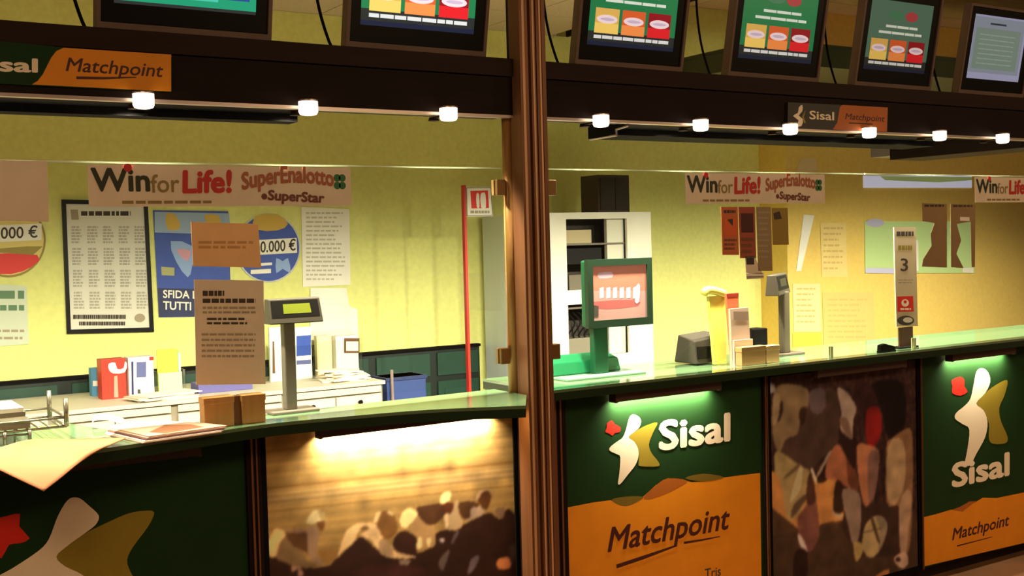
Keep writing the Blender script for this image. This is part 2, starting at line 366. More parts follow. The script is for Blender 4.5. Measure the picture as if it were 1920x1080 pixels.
for pts, c in (
 ([(210, 740), (290, 680), (330, 740), (440, 820), (485, 920), (600, 940), (560, 990), (420, 985), (330, 960), (180, 900)], (112, 78, 44)),
 ([(270, 640), (420, 600), (500, 650), (505, 840), (440, 820), (340, 760)], (72, 40, 18)), ([(285, 625), (420, 605), (490, 612), (490, 640), (300, 645)], (120, 80, 55)),
 ([(160, 610), (230, 610), (275, 665), (215, 740), (170, 885), (90, 870), (75, 790), (110, 700)], (206, 150, 84)),
 ([(500, 600), (600, 595), (600, 760), (580, 850), (650, 930), (700, 960), (600, 965), (500, 850)], (126, 88, 58)),
 ([(590, 535), (672, 515), (655, 610), (612, 615)], (84, 46, 18)), ([(490, 545), (502, 480), (560, 412), (630, 415), (692, 500), (640, 522), (540, 550)], (184, 150, 92)), ([(600, 420), (632, 420), (690, 500), (640, 515)], (140, 106, 56)),
 ([(600, 820), (760, 800), (820, 850), (700, 960), (640, 930)], (124, 80, 34)),
 ([(330, 980), (380, 985), (440, 1020), (445, 1080), (405, 1080), (395, 1010), (345, 1040)], (166, 110, 80)),
 ([(870, 660), (900, 610), (1000, 550), (1165, 542), (1190, 600), (1070, 600), (1000, 650), (960, 745), (850, 830), (812, 885), (820, 800)], (206, 150, 88)),
 ([(1030, 600), (1090, 570), (1110, 600), (1060, 620)], (96, 60, 30)),
 ([(1040, 655), (1110, 610), (1200, 585), (1265, 700), (1340, 760), (1400, 840), (1600, 885), (1500, 905), (1290, 885), (1190, 790), (1130, 705), (1080, 700)], (190, 140, 84)), ([(1250, 700), (1340, 770), (1360, 870), (1280, 870), (1210, 790)], (140, 100, 60)),
 ([(1165, 530), (1182, 450), (1235, 430), (1340, 430), (1392, 520), (1405, 620), (1330, 700), (1260, 690), (1205, 580)], (96, 56, 22)), ([(1163, 530), (1185, 450), (1235, 428), (1225, 480), (1195, 545)], (196, 146, 86)), ([(1300, 432), (1345, 432), (1365, 470), (1320, 460)], (180, 140, 90)),
 ([(1370, 700), (1450, 625), (1530, 640), (1605, 710), (1600, 850), (1500, 860), (1380, 820)], (38, 16, 10)),
 ([(1600, 390), (1700, 360), (1850, 350), (1885, 450), (1790, 550), (1700, 555), (1620, 470)], (58, 30, 14)),
 ([(1530, 560), (1600, 470), (1690, 550), (1780, 600), (1785, 770), (1712, 782), (1722, 700), (1655, 800), (1590, 810), (1620, 700), (1560, 640)], (150, 104, 56)), ([(1610, 700), (1650, 700), (1650, 790), (1600, 800)], (206, 160, 96)), ([(1700, 700), (1740, 700), (1735, 770), (1712, 780)], (206, 160, 96)),
 ([(1430, 500), (1470, 420), (1530, 392), (1600, 430), (1600, 480), (1530, 560), (1490, 592), (1440, 570)], (222, 176, 100)),
 ([(1862, 350), (1970, 340), (1952, 440), (1885, 452)], (70, 30, 14)), ([(1835, 335), (1850, 270), (1890, 230), (1945, 238), (1930, 315), (1870, 348)], (226, 180, 104)),
 ([(2030, 335), (2230, 345), (2150, 485), (2060, 490)], (60, 32, 14)),
 ([(1880, 470), (1950, 440), (1992, 330), (2020, 330), (2022, 440), (2070, 520), (2055, 585), (2000, 612), (1920, 612), (1890, 570)], (158, 118, 74)), ([(1880, 465), (1920, 455), (1915, 590), (1890, 570)], (206, 156, 100)),
 ([(2150, 392), (2250, 380), (2290, 440), (2200, 490), (2075, 535), (2140, 480)], (146, 110, 78)),
 ([(2212, 290), (2240, 225), (2330, 220), (2352, 290), (2312, 405), (2262, 390)], (68, 34, 12)), ([(2200, 300), (2230, 220), (2330, 193), (2325, 215), (2262, 232), (2232, 292)], (176, 126, 80)),
 ([(2600, 450), (2682, 440), (2684, 590), (2640, 520)], (160, 112, 84)), ([(2400, 400), (2490, 390), (2480, 490), (2420, 480)], (100, 68, 44)),
 ([(1830, 702), (1882, 706), (1872, 740), (1840, 730)], (170, 136, 112)), ([(1820, 950), (1880, 850), (1935, 820), (1880, 1000), (1862, 1030)], (92, 68, 54)), ([(1960, 700), (2010, 620), (2030, 640), (1960, 760)], (86, 62, 54)),
 ([(2120, 1060), (2150, 910), (2232, 880), (2190, 1000)], (98, 74, 68)), ([(1430, 915), (1530, 918), (1520, 962), (1430, 962)], (120, 90, 64)), ([(2420, 912), (2530, 890), (2548, 1000), (2425, 1005)], (190, 104, 52)),
 ([(2540, 780), (2640, 740), (2690, 760), (2600, 900), (2560, 960)], (54, 34, 22)), ([(900, 1050), (1300, 960), (1700, 1010), (1500, 1100)], (56, 26, 18))):
    LAY.append((pts, c))
photo_print(t, NY-.0012, 1.461, 2.527, .021, 1.131, 210, 220, (485, 880, 5.4), horse_base, LAY, (.56, .42, .27), 2)
# 3: green and orange panel
t = panel('green and orange counter panel with lit emblem just right of the bronze post', 2.792, 3.948, green_d, False)
S = Sheet(PY, 1000, 680, 2.7)
ol2, or2 = mat('olive_overlap', (120, 98, 24), .5), mat('orange_overlap', (176, 96, 24), .5)
S.poly([(162, 735), (300, 708), (390, 696), (450, 722), (505, 712), (560, 675), (620, 620), (680, 585), (745, 590), (800, 605), (870, 602), (960, 582), (1050, 570), (1148, 558), (1160, 1500), (172, 1600)], orange)
S.poly([(395, 694), (470, 678), (558, 680), (505, 716), (450, 726)], ol2, 3)
S.poly([(558, 682), (620, 622), (680, 586), (780, 598), (720, 640), (660, 668), (590, 690)], or2, 3)
S.poly([(768, 584), (860, 562), (965, 580), (870, 602)], ol2, 3).flush('orange_field', t)
EMB = dict(w=[(505, 262), (535, 275), (545, 300), (530, 335), (482, 375), (510, 400), (530, 435), (532, 475), (515, 520), (480, 565), (442, 612), (428, 612), (435, 560), (440, 480), (425, 464), (388, 447), (388, 428), (420, 402), (452, 378), (470, 335), (485, 280)],
 o=[(628, 303), (605, 355), (585, 415), (600, 460), (632, 500), (632, 524), (545, 524), (532, 510), (536, 455), (518, 408), (482, 378), (520, 346), (570, 318)],
 r=[(372, 330), (372, 308), (398, 292), (412, 312), (440, 325), (438, 350), (412, 356), (400, 370), (384, 358), (364, 350)])
S.poly(EMB['o'], olive, 3).flush('emblem_wing', t).poly(EMB['w'], cream, 3).flush('emblem_figure', t).poly(EMB['r'], red, 2).flush('emblem_star', t)
S.text('Sisal', (642, 440), (990, 392), (642, 300), cream, bold=.034).flush('lettering', t)
S.text('Matchpoint', (378, 957), (992, 838), (378, 838), maroon, shear=.22, bold=.018)
S.line([(420, 1032), (560, 985), (718, 928)], [.018, .017, .009], maroon).line([(762, 912), (850, 898), (945, 880)], [.011, .009, .004], maroon).flush('lettering', t)
S.text('Tris', (868, 1092), (948, 1076), (868, 1045), ink_d, bold=.01)
S.build('lettering', t)
# 4: rugby photograph
t = panel('framed photo panel of a rugby player reaching for an oval ball', 3.984, 5.102, mat('photo_board', (80, 50, 34), .5))
def rugby_base(cx, cy):
    rg = np.random.default_rng(3); n = rg.normal(0, 1, cx.shape)
    for _ in range(4): n = (n+np.roll(n, 1, 0)+np.roll(n, 1, 1)+np.roll(n, -1, 0))/2.6
    return np.array([44, 24, 16.])[None, None]*(1+.12*n)[..., None]
LAY = [([(-40, 600), (120, 550), (300, 580), (400, 600), (420, 800), (300, 830), (-20, 865)], (170, 104, 45)),
 ([(-40, 868), (200, 845), (420, 800), (520, 880), (690, 900), (860, 880), (900, 3000), (-50, 3000)], (58, 36, 20)), ([(420, 780), (690, 720), (720, 960), (500, 960)], (46, 26, 16))]
for pts, c in (
 ([(560, 110), (720, 100), (732, 330), (650, 380), (612, 230)], (20, 10, 8)), ([(480, 110), (560, 110), (600, 230), (540, 260), (490, 230)], (44, 20, 16)),
 ([(538, 245), (600, 228), (618, 330), (592, 410), (545, 425)], (112, 20, 15)),
 ([(490, 425), (540, 415), (602, 450), (592, 600), (562, 700), (530, 725), (502, 610)], (152, 88, 50)), ([(548, 470), (602, 460), (585, 660), (550, 700)], (98, 64, 48)),
 ([(640, 430), (662, 388), (742, 335), (772, 380), (772, 700), (762, 900), (742, 972), (708, 962), (706, 770), (692, 722), (640, 705)], (116, 76, 42)),
 ([(650, 420), (722, 395), (738, 560), (702, 700), (645, 692)], (142, 106, 66)), ([(705, 720), (750, 640), (768, 700), (752, 860), (738, 960), (712, 955)], (140, 102, 68)),
 ([(680, 985), (735, 958), (752, 1012), (722, 1042), (690, 1022)], (172, 126, 90)), ([(685, 992), (705, 985), (712, 1005), (695, 1008)], (40, 20, 14)), ([(585, 1080), (652, 1044), (642, 1090), (590, 1110)], (170, 98, 46)),
 ([(245, 150), (330, 128), (385, 150), (412, 330), (385, 420), (312, 485), (250, 545), (150, 490), (108, 455), (130, 390), (190, 360), (220, 240)], (60, 39, 26)),
 ([(250, 150), (320, 130), (332, 220), (292, 262), (252, 232)], (80, 60, 52)),
 ([(70, 160), (110, 108), (210, 118), (246, 150), (240, 230), (206, 290), (190, 360), (130, 390), (102, 455), (76, 420), (58, 300)], (118, 88, 52)),
 ([(108, 190), (118, 240), (95, 300), (90, 280)], (40, 22, 12)), ([(200, 240), (235, 225), (222, 310), (202, 300)], (40, 22, 12)), ([(66, 170), (100, 165), (95, 270), (66, 320)], (138, 106, 66)), ([(30, 112), (70, 108), (75, 150), (40, 150)], (128, 110, 90)),
 ([(75, 460), (110, 455), (200, 520), (250, 545), (245, 580), (236, 660), (216, 740), (152, 802), (122, 720), (110, 620), (75, 550)], (138, 108, 60)),
 ([(196, 535), (216, 538), (205, 640), (172, 690), (150, 700)], (166, 138, 88)), ([(140, 560), (205, 505), (190, 540), (120, 590)], (84, 60, 30)), ([(170, 720), (240, 660), (235, 690), (160, 790)], (74, 50, 30)),
 ([(190, 790), (240, 715), (275, 640), (296, 790), (300, 880), (262, 952), (226, 952), (200, 880)], (96, 52, 38)), ([(250, 560), (272, 600), (280, 700), (240, 720), (236, 640)], (56, 30, 18)),
 ([(193, 866), (215, 888), (240, 952), (222, 952), (198, 912)], (190, 152, 122)), ([(178, 960), (238, 955), (232, 1100), (170, 1100)], (30, 14, 8)),
 ([(282, 602), (330, 512), (345, 590)], (34, 16, 8)), ([(255, 540), (268, 540), (290, 600), (280, 608)], (196, 164, 116)),
 ([(290, 560), (350, 452), (358, 458), (300, 570)], (140, 112, 82)),
 ([(330, 560), (346, 480), (395, 412), (442, 490), (482, 545), (500, 640), (440, 630), (385, 592), (340, 592)], (142, 78, 44)), ([(440, 490), (482, 540), (500, 650), (450, 620)], (84, 42, 22)),
 ([(400, 330), (470, 390), (490, 420), (480, 540), (440, 480), (410, 410)], (36, 18, 12)),
 ([(385, 598), (425, 632), (422, 752), (372, 746)], (36, 18, 10)), ([(362, 730), (380, 762), (425, 770), (405, 788), (375, 778)], (150, 118, 78)),
 ([(390, 130), (440, 150), (488, 230), (472, 290), (468, 382), (440, 372), (405, 330), (412, 250)], (142, 112, 84)), ([(400, 290), (440, 280), (468, 382), (440, 372)], (98, 66, 46)),
 ([(420, 640), (500, 658), (512, 760), (502, 880), (470, 922), (446, 820), (425, 740)], (122, 92, 66)), ([(475, 910), (520, 918), (516, 970), (490, 1006), (478, 980)], (152, 116, 60)),
 ([(520, 880), (535, 820), (580, 775), (626, 785), (646, 830), (626, 910), (592, 970), (550, 986), (520, 940)], (152, 118, 68)), ([(590, 776), (626, 785), (646, 830), (626, 910), (600, 950), (605, 850)], (112, 88, 60))):
    LAY.append((pts, c))
for a, b, c, d in ((530, 862, 640, 832), (566, 792, 600, 900)): LAY.append(([(a-6, b), (a+6, b-6), (c+6, d), (c-6, d+6)], (60, 40, 22)))
photo_print(t, NY-.0012, 4.003, 5.083, .021, 1.131, 200, 210, (1425, 680, 2.7), rugby_base, LAY, (.46, .33, .19), 3)
# 5: right panel
t = panel('green and orange counter panel at far right, emblem above white lettering', 5.124, 6.238, green_d, False)
S = Sheet(PY, 1400, 620, 2.348)
S.poly([(765, 825), (840, 806), (900, 788), (950, 797), (990, 765), (1040, 735), (1100, 737), (1221, 712), (1270, 702), (1275, 922), (766, 1041)], orange)
S.poly([(905, 788), (950, 797), (1010, 750), (980, 752), (940, 775)], or2).flush('orange_field', t)
S.poly([(1148, 218), (1135, 285), (1112, 340), (1120, 400), (1148, 465), (1140, 495), (1082, 497), (1066, 470), (1066, 410), (1042, 350), (1010, 320), (1050, 275), (1095, 240)], olive, 3).flush('emblem_wing', t)
S.poly([(1035, 165), (1062, 182), (1072, 225), (1050, 275), (1010, 320), (1042, 350), (1060, 400), (1050, 468), (1012, 540), (985, 590), (960, 590), (972, 520), (980, 435), (952, 412), (918, 388), (922, 362), (960, 330), (985, 298), (1000, 232), (1012, 180)], cream, 3).flush('emblem_figure', t)
S.poly([(902, 218), (938, 203), (958, 215), (958, 245), (972, 270), (940, 286), (905, 275), (906, 245)], red, 2).flush('emblem_star', t)
S.text('Sisal', (908, 688), (1152, 634), (908, 588), cream, bold=.035).flush('lettering', t)
S.text('Matchpoint', (905, 922), (1155, 856), (905, 872), maroon, shear=.22, bold=.02).line([(925, 948), (1080, 908)], [.008, .004], maroon)
S.build('lettering', t)
# further panel beyond the frame edge is not in the photograph

# lamps under the countertop
def strip_lamp(label, xa, xb, lit, col=(1, .80, .50), k=1.0, yc=3.948):
    t = thing('strip_lamp', label, 'lamp', ((xa+xb)/2, yc, 1.115), 'strip lamps under the countertops')
    mb = MB().box(xa, xb, yc-.028, yc-.018, 1.112, 1.153).box(xa, xb, yc-.018, yc+.02, 1.143, 1.153)
    mb.box(xa-.012, xa, yc-.028, yc+.02, 1.108, 1.153).box(xb, xb+.012, yc-.028, yc+.02, 1.108, 1.153)
    mb.build('housing', mat('lamp_housing', (66, 41, 30), .5), t)
    MB().tube([(xa+.005, yc, 1.128), (xb-.005, yc, 1.128)], .011, 10).build('tube', mat('tube_lit', (255, 226, 170), .4, emit=5) if lit else mat('tube_off', (150, 120, 90), .4), t)
    if lit: 
        b = area('bulb', ((xa+xb)/2, yc+.012, 1.118), ((xa+xb)/2, yc+.050, 1.02), xb-xa-.03, .015, STRIP_W*k*(xb-xa), col, t); b.data.spread = math.radians(125)
strip_lamp('unlit strip lamp above the big emblem on the far left panel', .62, 1.18, False, yc=3.90)
strip_lamp('glowing strip lamp above the horse race photo panel', 1.66, 2.42, True, (1, .84, .56), 1.6)
strip_lamp('glowing strip lamp above the emblem just right of the bronze post', 3.03, 3.62, True, (1, .92, .66), 1.0)
strip_lamp('unlit strip lamp above the rugby photo panel', 4.28, 4.92, False)
strip_lamp('glowing strip lamp above the far right green panel', 5.32, 5.86, True, (1, .92, .66), .75)

# ------------------------------------------------------------------ post
t = thing('post', 'grooved bronze post between the two counter bays, floor to ceiling', 'post', (2.59, 3.87, FL))
prof = [(2.520, 3.905)]
xs = 2.520
for wdt, dep in ((.010, 0), (.012, .010), (.016, 0), (.010, .010), (.022, -.006), (.010, .010), (.016, 0), (.010, .010), (.018, 0)):
    prof += [(xs, 3.845+dep), (xs+wdt, 3.845+dep)]; xs += wdt
prof += [(xs, 3.925), (2.520, 3.925)]
MB().prism([(x, y, FL) for x, y in prof], (0, 0, 3.308-FL)).build('profile', bronze_d, t)
MB().box(2.530, 2.541, 3.842, 3.853, FL, 3.308).box(2.575, 2.583, 3.836, 3.8385, FL, 3.308).box(2.612, 2.620, 3.842, 3.853, FL, 3.308).build('ridge', bronze, t)  # lighter bronze paints highlight lines along the post
tag(MB().tube([(2.521, 3.953, CT), (2.521, 3.953, 2.322)], .024, 20).build('support_tube', mat('gold_tube', (186, 138, 78), .28, .35), smooth=True), 'slim gold tube standing on the countertop against the left of bronze post', 'tube')
MB().box(2.548, 2.66, 3.926, 3.985, FL, 3.308).build('back_profile', brown, t)

# ------------------------------------------------------------------ glass screens
def pane(label, xa, xb, z0=1.245, z1=2.118):
    t = thing('glass_screen', label, 'glass', ((xa+xb)/2, GY, z0))
    MB().box(xa, xb, GY-.004, GY+.004, z0, z1-.005).build('pane', pgl, t)
    MB().box(xa, xb, GY-.004, GY+.004, z1-.005, z1).build('polished_edge', edge_g, t)
    return t
g1 = pane('clear glass screen over the left countertop, left of the bronze post', -.9, 2.484)
g2 = pane('clear glass screen between the bronze post and the numbered counter sign', 2.70, 4.660)
g3 = pane('clear glass screen over the right end of the counter', 4.668, 8.6)
def clamp(t, xa, xb, z):
    MB().box(xa, xb, GY-.022, GY-.0045, z-.032, z+.032).box(xa, xb, GY+.0045, GY+.022, z-.032, z+.032).build('clamp', mat('clamp_brass', (150, 116, 70), .35, .7), t, bevel=.003)
for z in (2.037, 1.352): clamp(g1, 2.452, 2.495, z); clamp(g2, 2.664, 2.745, z)
for t, xs in ((g1, (-.4, 1.27)), (g2, (4.40,)), (g3, (5.035, 6.6, 8))):
    for x in xs: MB().box(x-.008, x+.008, GY-.010, GY-.0045, CT, 1.254).box(x-.008, x+.008, GY+.0045, GY+.010, CT, 1.254).build('foot_clamp', mat('clamp_grey', (176, 180, 130), .4), t)

# ------------------------------------------------------------------ header beam, its sign plates and soffits
t = thing('header_beam', 'long dark brown beam above the counter carrying spotlights and screens', 'beam', (3.5, 4.0, 2.32))
for a, b in ((-1, 2.519), (2.66, 9)):
    MB().box(a, b, BY, 4.06, 2.325, 2.476).build('lower_board', brown, t)
    MB().box(a, b, BY-.012, 4.10, 2.480, 2.55).build('upper_board', brown2, t)
    MB().box(a, b, BY-.004, BY+.03, 2.314, 2.325).build('metal_strip', strip_m, t)
t = thing('soffit', 'dark soffit panel behind the beam, left bay', 'soffit', (.4, 4.12, 2.30))
MB().box(-1, 1.66, 4.062, 4.15, 2.285, 2.47).build('board', blackm, t)
MB().box(-1, 1.66, 3.945, 4.0615, 2.3138, 2.324).build('underside', blackm, t)
t = thing('soffit', 'dark soffit panel behind the beam, right bay', 'soffit', (4.3, 4.2, 2.30))
MB().box(3.20, 5.42, 4.11, 4.32, 2.285, 2.47).build('board', blackm, t)
MB().prism([(3.14, 3.945, 2.3138), (5.42, 3.945, 2.3138), (5.42, 4.1095, 2.3138), (3.20, 4.1095, 2.3138)], (0, 0, .010)).build('underside', blackm, t)
MB().tube([(3.14, 3.945, 2.308), (3.195, 4.10, 2.308), (3.20, 4.105, 2.283), (3.21, 4.32, 2.283)], .005, 6).build('edge_strip', strip_m, t)
tag(MB().box(6.17, 6.5, 4.07, 5.02, 2.29, 2.62).build('duct_box', brown, bevel=.004), 'dark brown boxed duct running back from the beam at far right', 'duct')
tag(MB().box(6.20, 6.46, 5.03, 5.2, 2.32, 2.55).build('reflection_box', mat('reflection_grey', (120, 108, 110), .5)), 'small grey box imitating a reflection at the back end of the dark brown duct', 'box')  # added grey box imitating a pale reflection beside the duct
gx = uy(1440, 73, 5.0); gb = uy(1525, 124, 5.0)
t = thing('cabinet_box', 'dark green long box lying above the right counter bay behind the screens', 'box', (7.5, 5.4, gb.z))
MB().box(gx.x, 10.6, 5.0, 6.2, gb.z, gx.z-.02).build('body', mat('dark_green_box', (52, 54, 26), .6), t)
MB().box(gx.x-.01, 10.61, 4.99, 6.21, gx.z-.02, gx.z).build('lid', mat('dark_green_lid', (44, 46, 24), .6), t)
for xx in (10.2, 10.5): MB().box(xx, xx+.04, 5.9, 5.94, FL, gb.z).build('support', brown, t)

# sign plates on the beam
t = thing('sign_plate', 'green and orange sign plate on the left end of the beam', 'sign', (.9, BY-.006, 2.33))
SY = BY-.013
A = [uy(x, y, SY) for x, y in ((-120, 62), (0, 77), (132, 90), (322, 103), (322, 172), (60, 160), (0, 156), (-120, 150))]
MB().prism(A, (0, .0125, 0)).build('plate', green_d, t)
S = Sheet(SY-.0003, 0, 0, 3.6)
S.poly([(215, 570), (255, 545), (290, 500), (320, 440), (345, 390), (380, 345), (430, 322), (1155, 368), (1155, 618)], orange).flush('orange_field', t)
S.text('Sisal', (-185, 472), (247, 487), (-185, 382), cream, bold=.034).flush('lettering', t)
S.text('Matchpoint', (445, 478), (1100, 520), (445, 388), maroon, shear=.2, bold=.012).line([(515, 525), (700, 528), (920, 522)], [.009, .008, .003], maroon)
S.build('lettering', t)
t = thing('sign_plate', 'small green and orange sign plate at the right end of the beam', 'sign', (4.5, BY-.006, 2.33))
MB().prism([uy(1400+x/3.6, y/3.6, SY) for x, y in ((280, 690), (955, 724), (950, 890), (275, 860))], (0, .0125, 0)).build('plate', mat('darkest_green_print', (38, 34, 26), .5), t)
S = Sheet(SY-.0003, 1400, 0, 3.6)
S.poly([(580, 875), (610, 830), (630, 720), (650, 708), (952, 726), (946, 890)], mat('dull_orange_print', (196, 108, 44), .6)).flush('orange_field', t)
S.poly([(375, 708), (376, 750), (352, 780), (380, 805), (370, 850), (338, 850), (350, 812), (312, 782), (345, 762), (352, 725)], cream, 2)
S.poly([(400, 740), (385, 790), (400, 830), (385, 830), (374, 785)], olive).flush('emblem', t)
S.text('Sisal', (425, 803), (588, 812), (425, 748), cream, bold=.02).flush('lettering', t)
S.text('Matchpoint', (665, 805), (930, 822), (665, 764), maroon, shear=.2, bold=.01).line([(690, 830), (850, 838)], .006, maroon)
S.build('lettering', t)

# spotlights
lens_m = mat('lamp_lens', (255, 236, 205), .4, emit=4)
sl = thing('spotlight', 'x', 'spotlight', (0, 0, 0), 'round spotlights under the beam')
MB().lathe((0, 0, 0), [(.0355, .0225), (.0355, .028)], 20).build('ring', strip_m, sl)
MB().lathe((0, 0, 0), [(.020, -.026), (.030, -.023), (.0345, -.014), (.0345, .022)], 20).build('lens', lens_m, sl, smooth=True)
MB().box(-.009, .009, .02, .119, -.006, 0).build('arm', brown2, sl)
MB().lathe((0, .119, 0), [(.022, -.014), (.018, 0)], 16).build('added_cup', brown2, sl)  # arm and cup are invented to carry the light behind the glass
ld = bpy.data.lights.new('bulb', 'SPOT'); ld.energy = SPOT_W; ld.color = (1, .90, .70); ld.spot_size = math.radians(128); ld.spot_blend = .7; ld.shadow_soft_size = .03
lo = bpy.data.objects.new('bulb', ld); COL.objects.link(lo); lo.parent = sl; lo.location = (0, .119, -.026)  # light set back from the lens so the notices stay unlit
lo.rotation_euler = Vector((0, .45, -.89)).to_track_quat('-Z', 'Y').to_euler()
WHERE = ('second-left spotlight, under the orange sign plate', 'spotlight beneath the screen left of the bronze post', 'spotlight nearest the bronze post on its left',
 'spotlight nearest the bronze post on its right', 'spotlight under the beam below the gap right of the post', 'spotlight just left of the small right sign plate',
 'spotlight just under the small right sign plate', 'second spotlight from the right frame edge', 'rightmost spotlight under the beam')
for i, (x, y) in enumerate(((269, 188), (578, 205), (841, 217), (1127, 232), (1314, 241), (1482, 249), (1630, 257), (1762, 263), (1880, 269))):
    o = sl if i == 0 else copy_tree(sl)
    o.location = (uy(x, y, 3.866).x, 3.866, 2.3135); o['label'] = WHERE[i]
for i, xx in enumerate((.48, -.10, 6.32, 6.89, 7.46, 8.03, 8.60)):
    o = copy_tree(sl); o.location = (xx, 3.866, 2.3135); o['label'] = 'spotlight under the beam beyond the %s frame edge' % ('left' if xx < 1 else 'right')
    o['group'] = 'round spotlights beyond the %s frame edge' % ('left' if xx < 1 else 'right')
sl['label'] = 'leftmost spotlight, under the orange sign plate'

# ------------------------------------------------------------------ screens on the beam
def monitor(label, pl, pr, kind):
    Y0 = 4.0
    a = uy(*pl, Y0); b = uy(*pr, Y0); xa, xb = a.x, b.x; z0 = 2.552; W = xb-xa; H = W*.83
    tilt = math.radians(11)
    u = Vector((1, 0, 0)); v = Vector((0, -math.sin(tilt), math.cos(tilt))); n = Vector((0, -math.cos(tilt), -math.sin(tilt)))
    O = Vector((xa, Y0-.01, z0+.006))
    t = thing('wall_screen', label, 'screen', (O.x+W/2, Y0+.03, z0))
    P = lambda x, y, d=0: O+u*x+v*y+n*d
    def slabm(x0, x1, y0, y1, d0, d1, mb=None, mi=0):
        mb = mb or MB(); mb.hexa([P(x0, y0, d0), P(x1, y0, d0), P(x1, y0, d1), P(x0, y0, d1)], [P(x0, y1, d0), P(x1, y1, d0), P(x1, y1, d1), P(x0, y1, d1)], mi); return mb
    h = slabm(0, W, 0, .03, -.035, .012); slabm(0, .014, .03, H, -.035, .012, h); slabm(W-.014, W, .03, H, -.035, .012, h); slabm(.014, W-.014, H-.014, H, -.035, .012, h); slabm(.014, W-.014, .03, H-.014, -.035, -.031, h)
    h.build('housing', housing_m, t)
    MB().box(xa+.05, xb-.05, 4.0, 4.09, 2.5505, z0+.012).build('foot', brown2, t)
    X0, X1, Y1, Y2 = .016, W-.016, .032, H-.016
    bz = MB(); bs, bb, bt = .042, .062, .036
    slabm(X0, X1, Y1, Y1+bb, -.029, .004, bz); slabm(X0, X1, Y2-bt, Y2, -.029, .004, bz); slabm(X0, X0+bs, Y1+bb, Y2-bt, -.029, .004, bz); slabm(X1-bs, X1, Y1+bb, Y2-bt, -.029, .004, bz)
    bz.build('bezel', black, t)
    sx0, sx1, sy0, sy1 = X0+bs, X1-bs, Y1+bb, Y2-bt; SW, SH = sx1-sx0, sy1-sy0
    q = lambda x, y, d: P(sx0+SW*x, sy0+SH*y, d)
    ms = []; mb = MB()
    def rect(x0, x1, y0, y1, m, d):
        if m not in ms: ms.append(m)
        mb.face([q(x0, y0, d), q(x1, y0, d), q(x1, y1, d), q(x0, y1, d)], ms.index(m))
    def ell(cx, cy, rx, ry, m, d):
        if m not in ms: ms.append(m)
        mb.face([q(cx+rx*math.cos(2*math.pi*k/20), cy+ry*math.sin(2*math.pi*k/20), d) for k in range(20)], ms.index(m))
    def words(x0, x1, y0, y1, m, d, nn, seed):
        rn = random.Random(seed); x = x0
        while x < x1-.005:
            e = min(x1, x+(x1-x0)/nn*(.5+.8*rn.random())); rect(x, e, y0, y1, m, d); x = e+.010
    k = dict(a=1.0, b=.95, c=.62, d=.5, e=.35, f=1)[kind]
    def sc(r, g, b): return mat('screen_%d_%d_%d_%s' % (r, g, b, kind), (r, g, b), .25, emit=k)
    rect(0, 1, 0, 1, sc(40, 46, 46) if kind != 'f' else sc(122, 124, 150), .0005)
    if kind == 'a':
        rect(.0, 1, .03, 1, sc(30, 150, 112), .001); rect(0, .72, .09, 1, sc(70, 190, 170), .0015); rect(.75, .95, .12, .5, sc(40, 70, 140), .0018)
    elif kind == 'f':
        rect(.02, .96, .10, .97, sc(104, 112, 124), .001); rect(.06, .9, .16, .8, sc(92, 108, 100), .0015)
        rect(.3, .6, .86, .89, sc(40, 46, 52), .002)
        for r in range(7): words(.14, .8, .24+.075*r, .255+.075*r, sc(112, 128, 116), .002, 4, r)
    else:
        g = sc(34, 128, 78) if kind != 'e' else sc(84, 122, 104)
        rect(.0, 1, .17, 1, g, .001); rect(0, 1, 0, .05, sc(26, 34, 60), .001)
        words(.07, .93, .085, .125, sc(222, 230, 235), .0015, 7, 3)
        for i, (c1, c2) in enumerate(((sc(226, 186, 96), sc(246, 214, 110)), (sc(220, 100, 50), sc(246, 150, 80)), (sc(150, 22, 36), sc(226, 36, 46)))):
            x0 = .07+.30*i
            rect(x0, x0+.265, .15, .45, c1, .0015); rect(x0, x0+.265, .15, .27, c2, .0018)
            ell(x0+.1325, .32, .115, .052, sc(240, 226, 236), .0022); ell(x0+.1325, .32, .08, .020, sc(206, 190, 216), .0026)
        words(.27, .78, .62, .655, sc(222, 240, 232), .0015, 3, 5); words(.17, .86, .53, .565, sc(222, 240, 232), .0015, 4, 6)
        ell(.66, .80, .10, .07, sc(176, 66, 74), .0015); ell(.42, .80, .12, .06, sc(70, 130, 96), .0015)
    mb.build('display', ms, t)
    MB().lathe((0, 0, 0), [(.004, 0), (.004, .001)], 8).build('logo_dot', strip_m, t).matrix_local = Matrix.Translation(P(W/2, Y1+bb*.5, .0045)-Vector(t['_o']))
    # power cable hanging behind the left side
    cz = [(xa-.045, 4.12, 3.25), (xa-.075, 4.10, 2.95), (xa-.055, 4.10, 2.75), (xa-.02, 4.085, 2.60), (xa+.01, 4.08, 2.553)]
    MB().tube(smooth(cz, 5, False), .006, 6).build('cable', blackm, t)
monitor('teal lit screen above the left sign plate, mostly cut by the top edge', (177, 40), (504, 58), 'a')
monitor('bright screen of three coloured cards just left of the bronze post', (643, 68), (905, 88), 'b')
monitor('screen of three coloured cards just right of the bronze post', (1072, 108), (1273, 124), 'c')
monitor('second screen of three coloured cards to the right of the post', (1358, 134), (1528, 146), 'd')
monitor('washed out screen of three coloured cards beside the grey screen', (1595, 160), (1738, 168), 'e')
monitor('grey screen at the far right end of the beam', (1790, 178), (1912, 186), 'f')

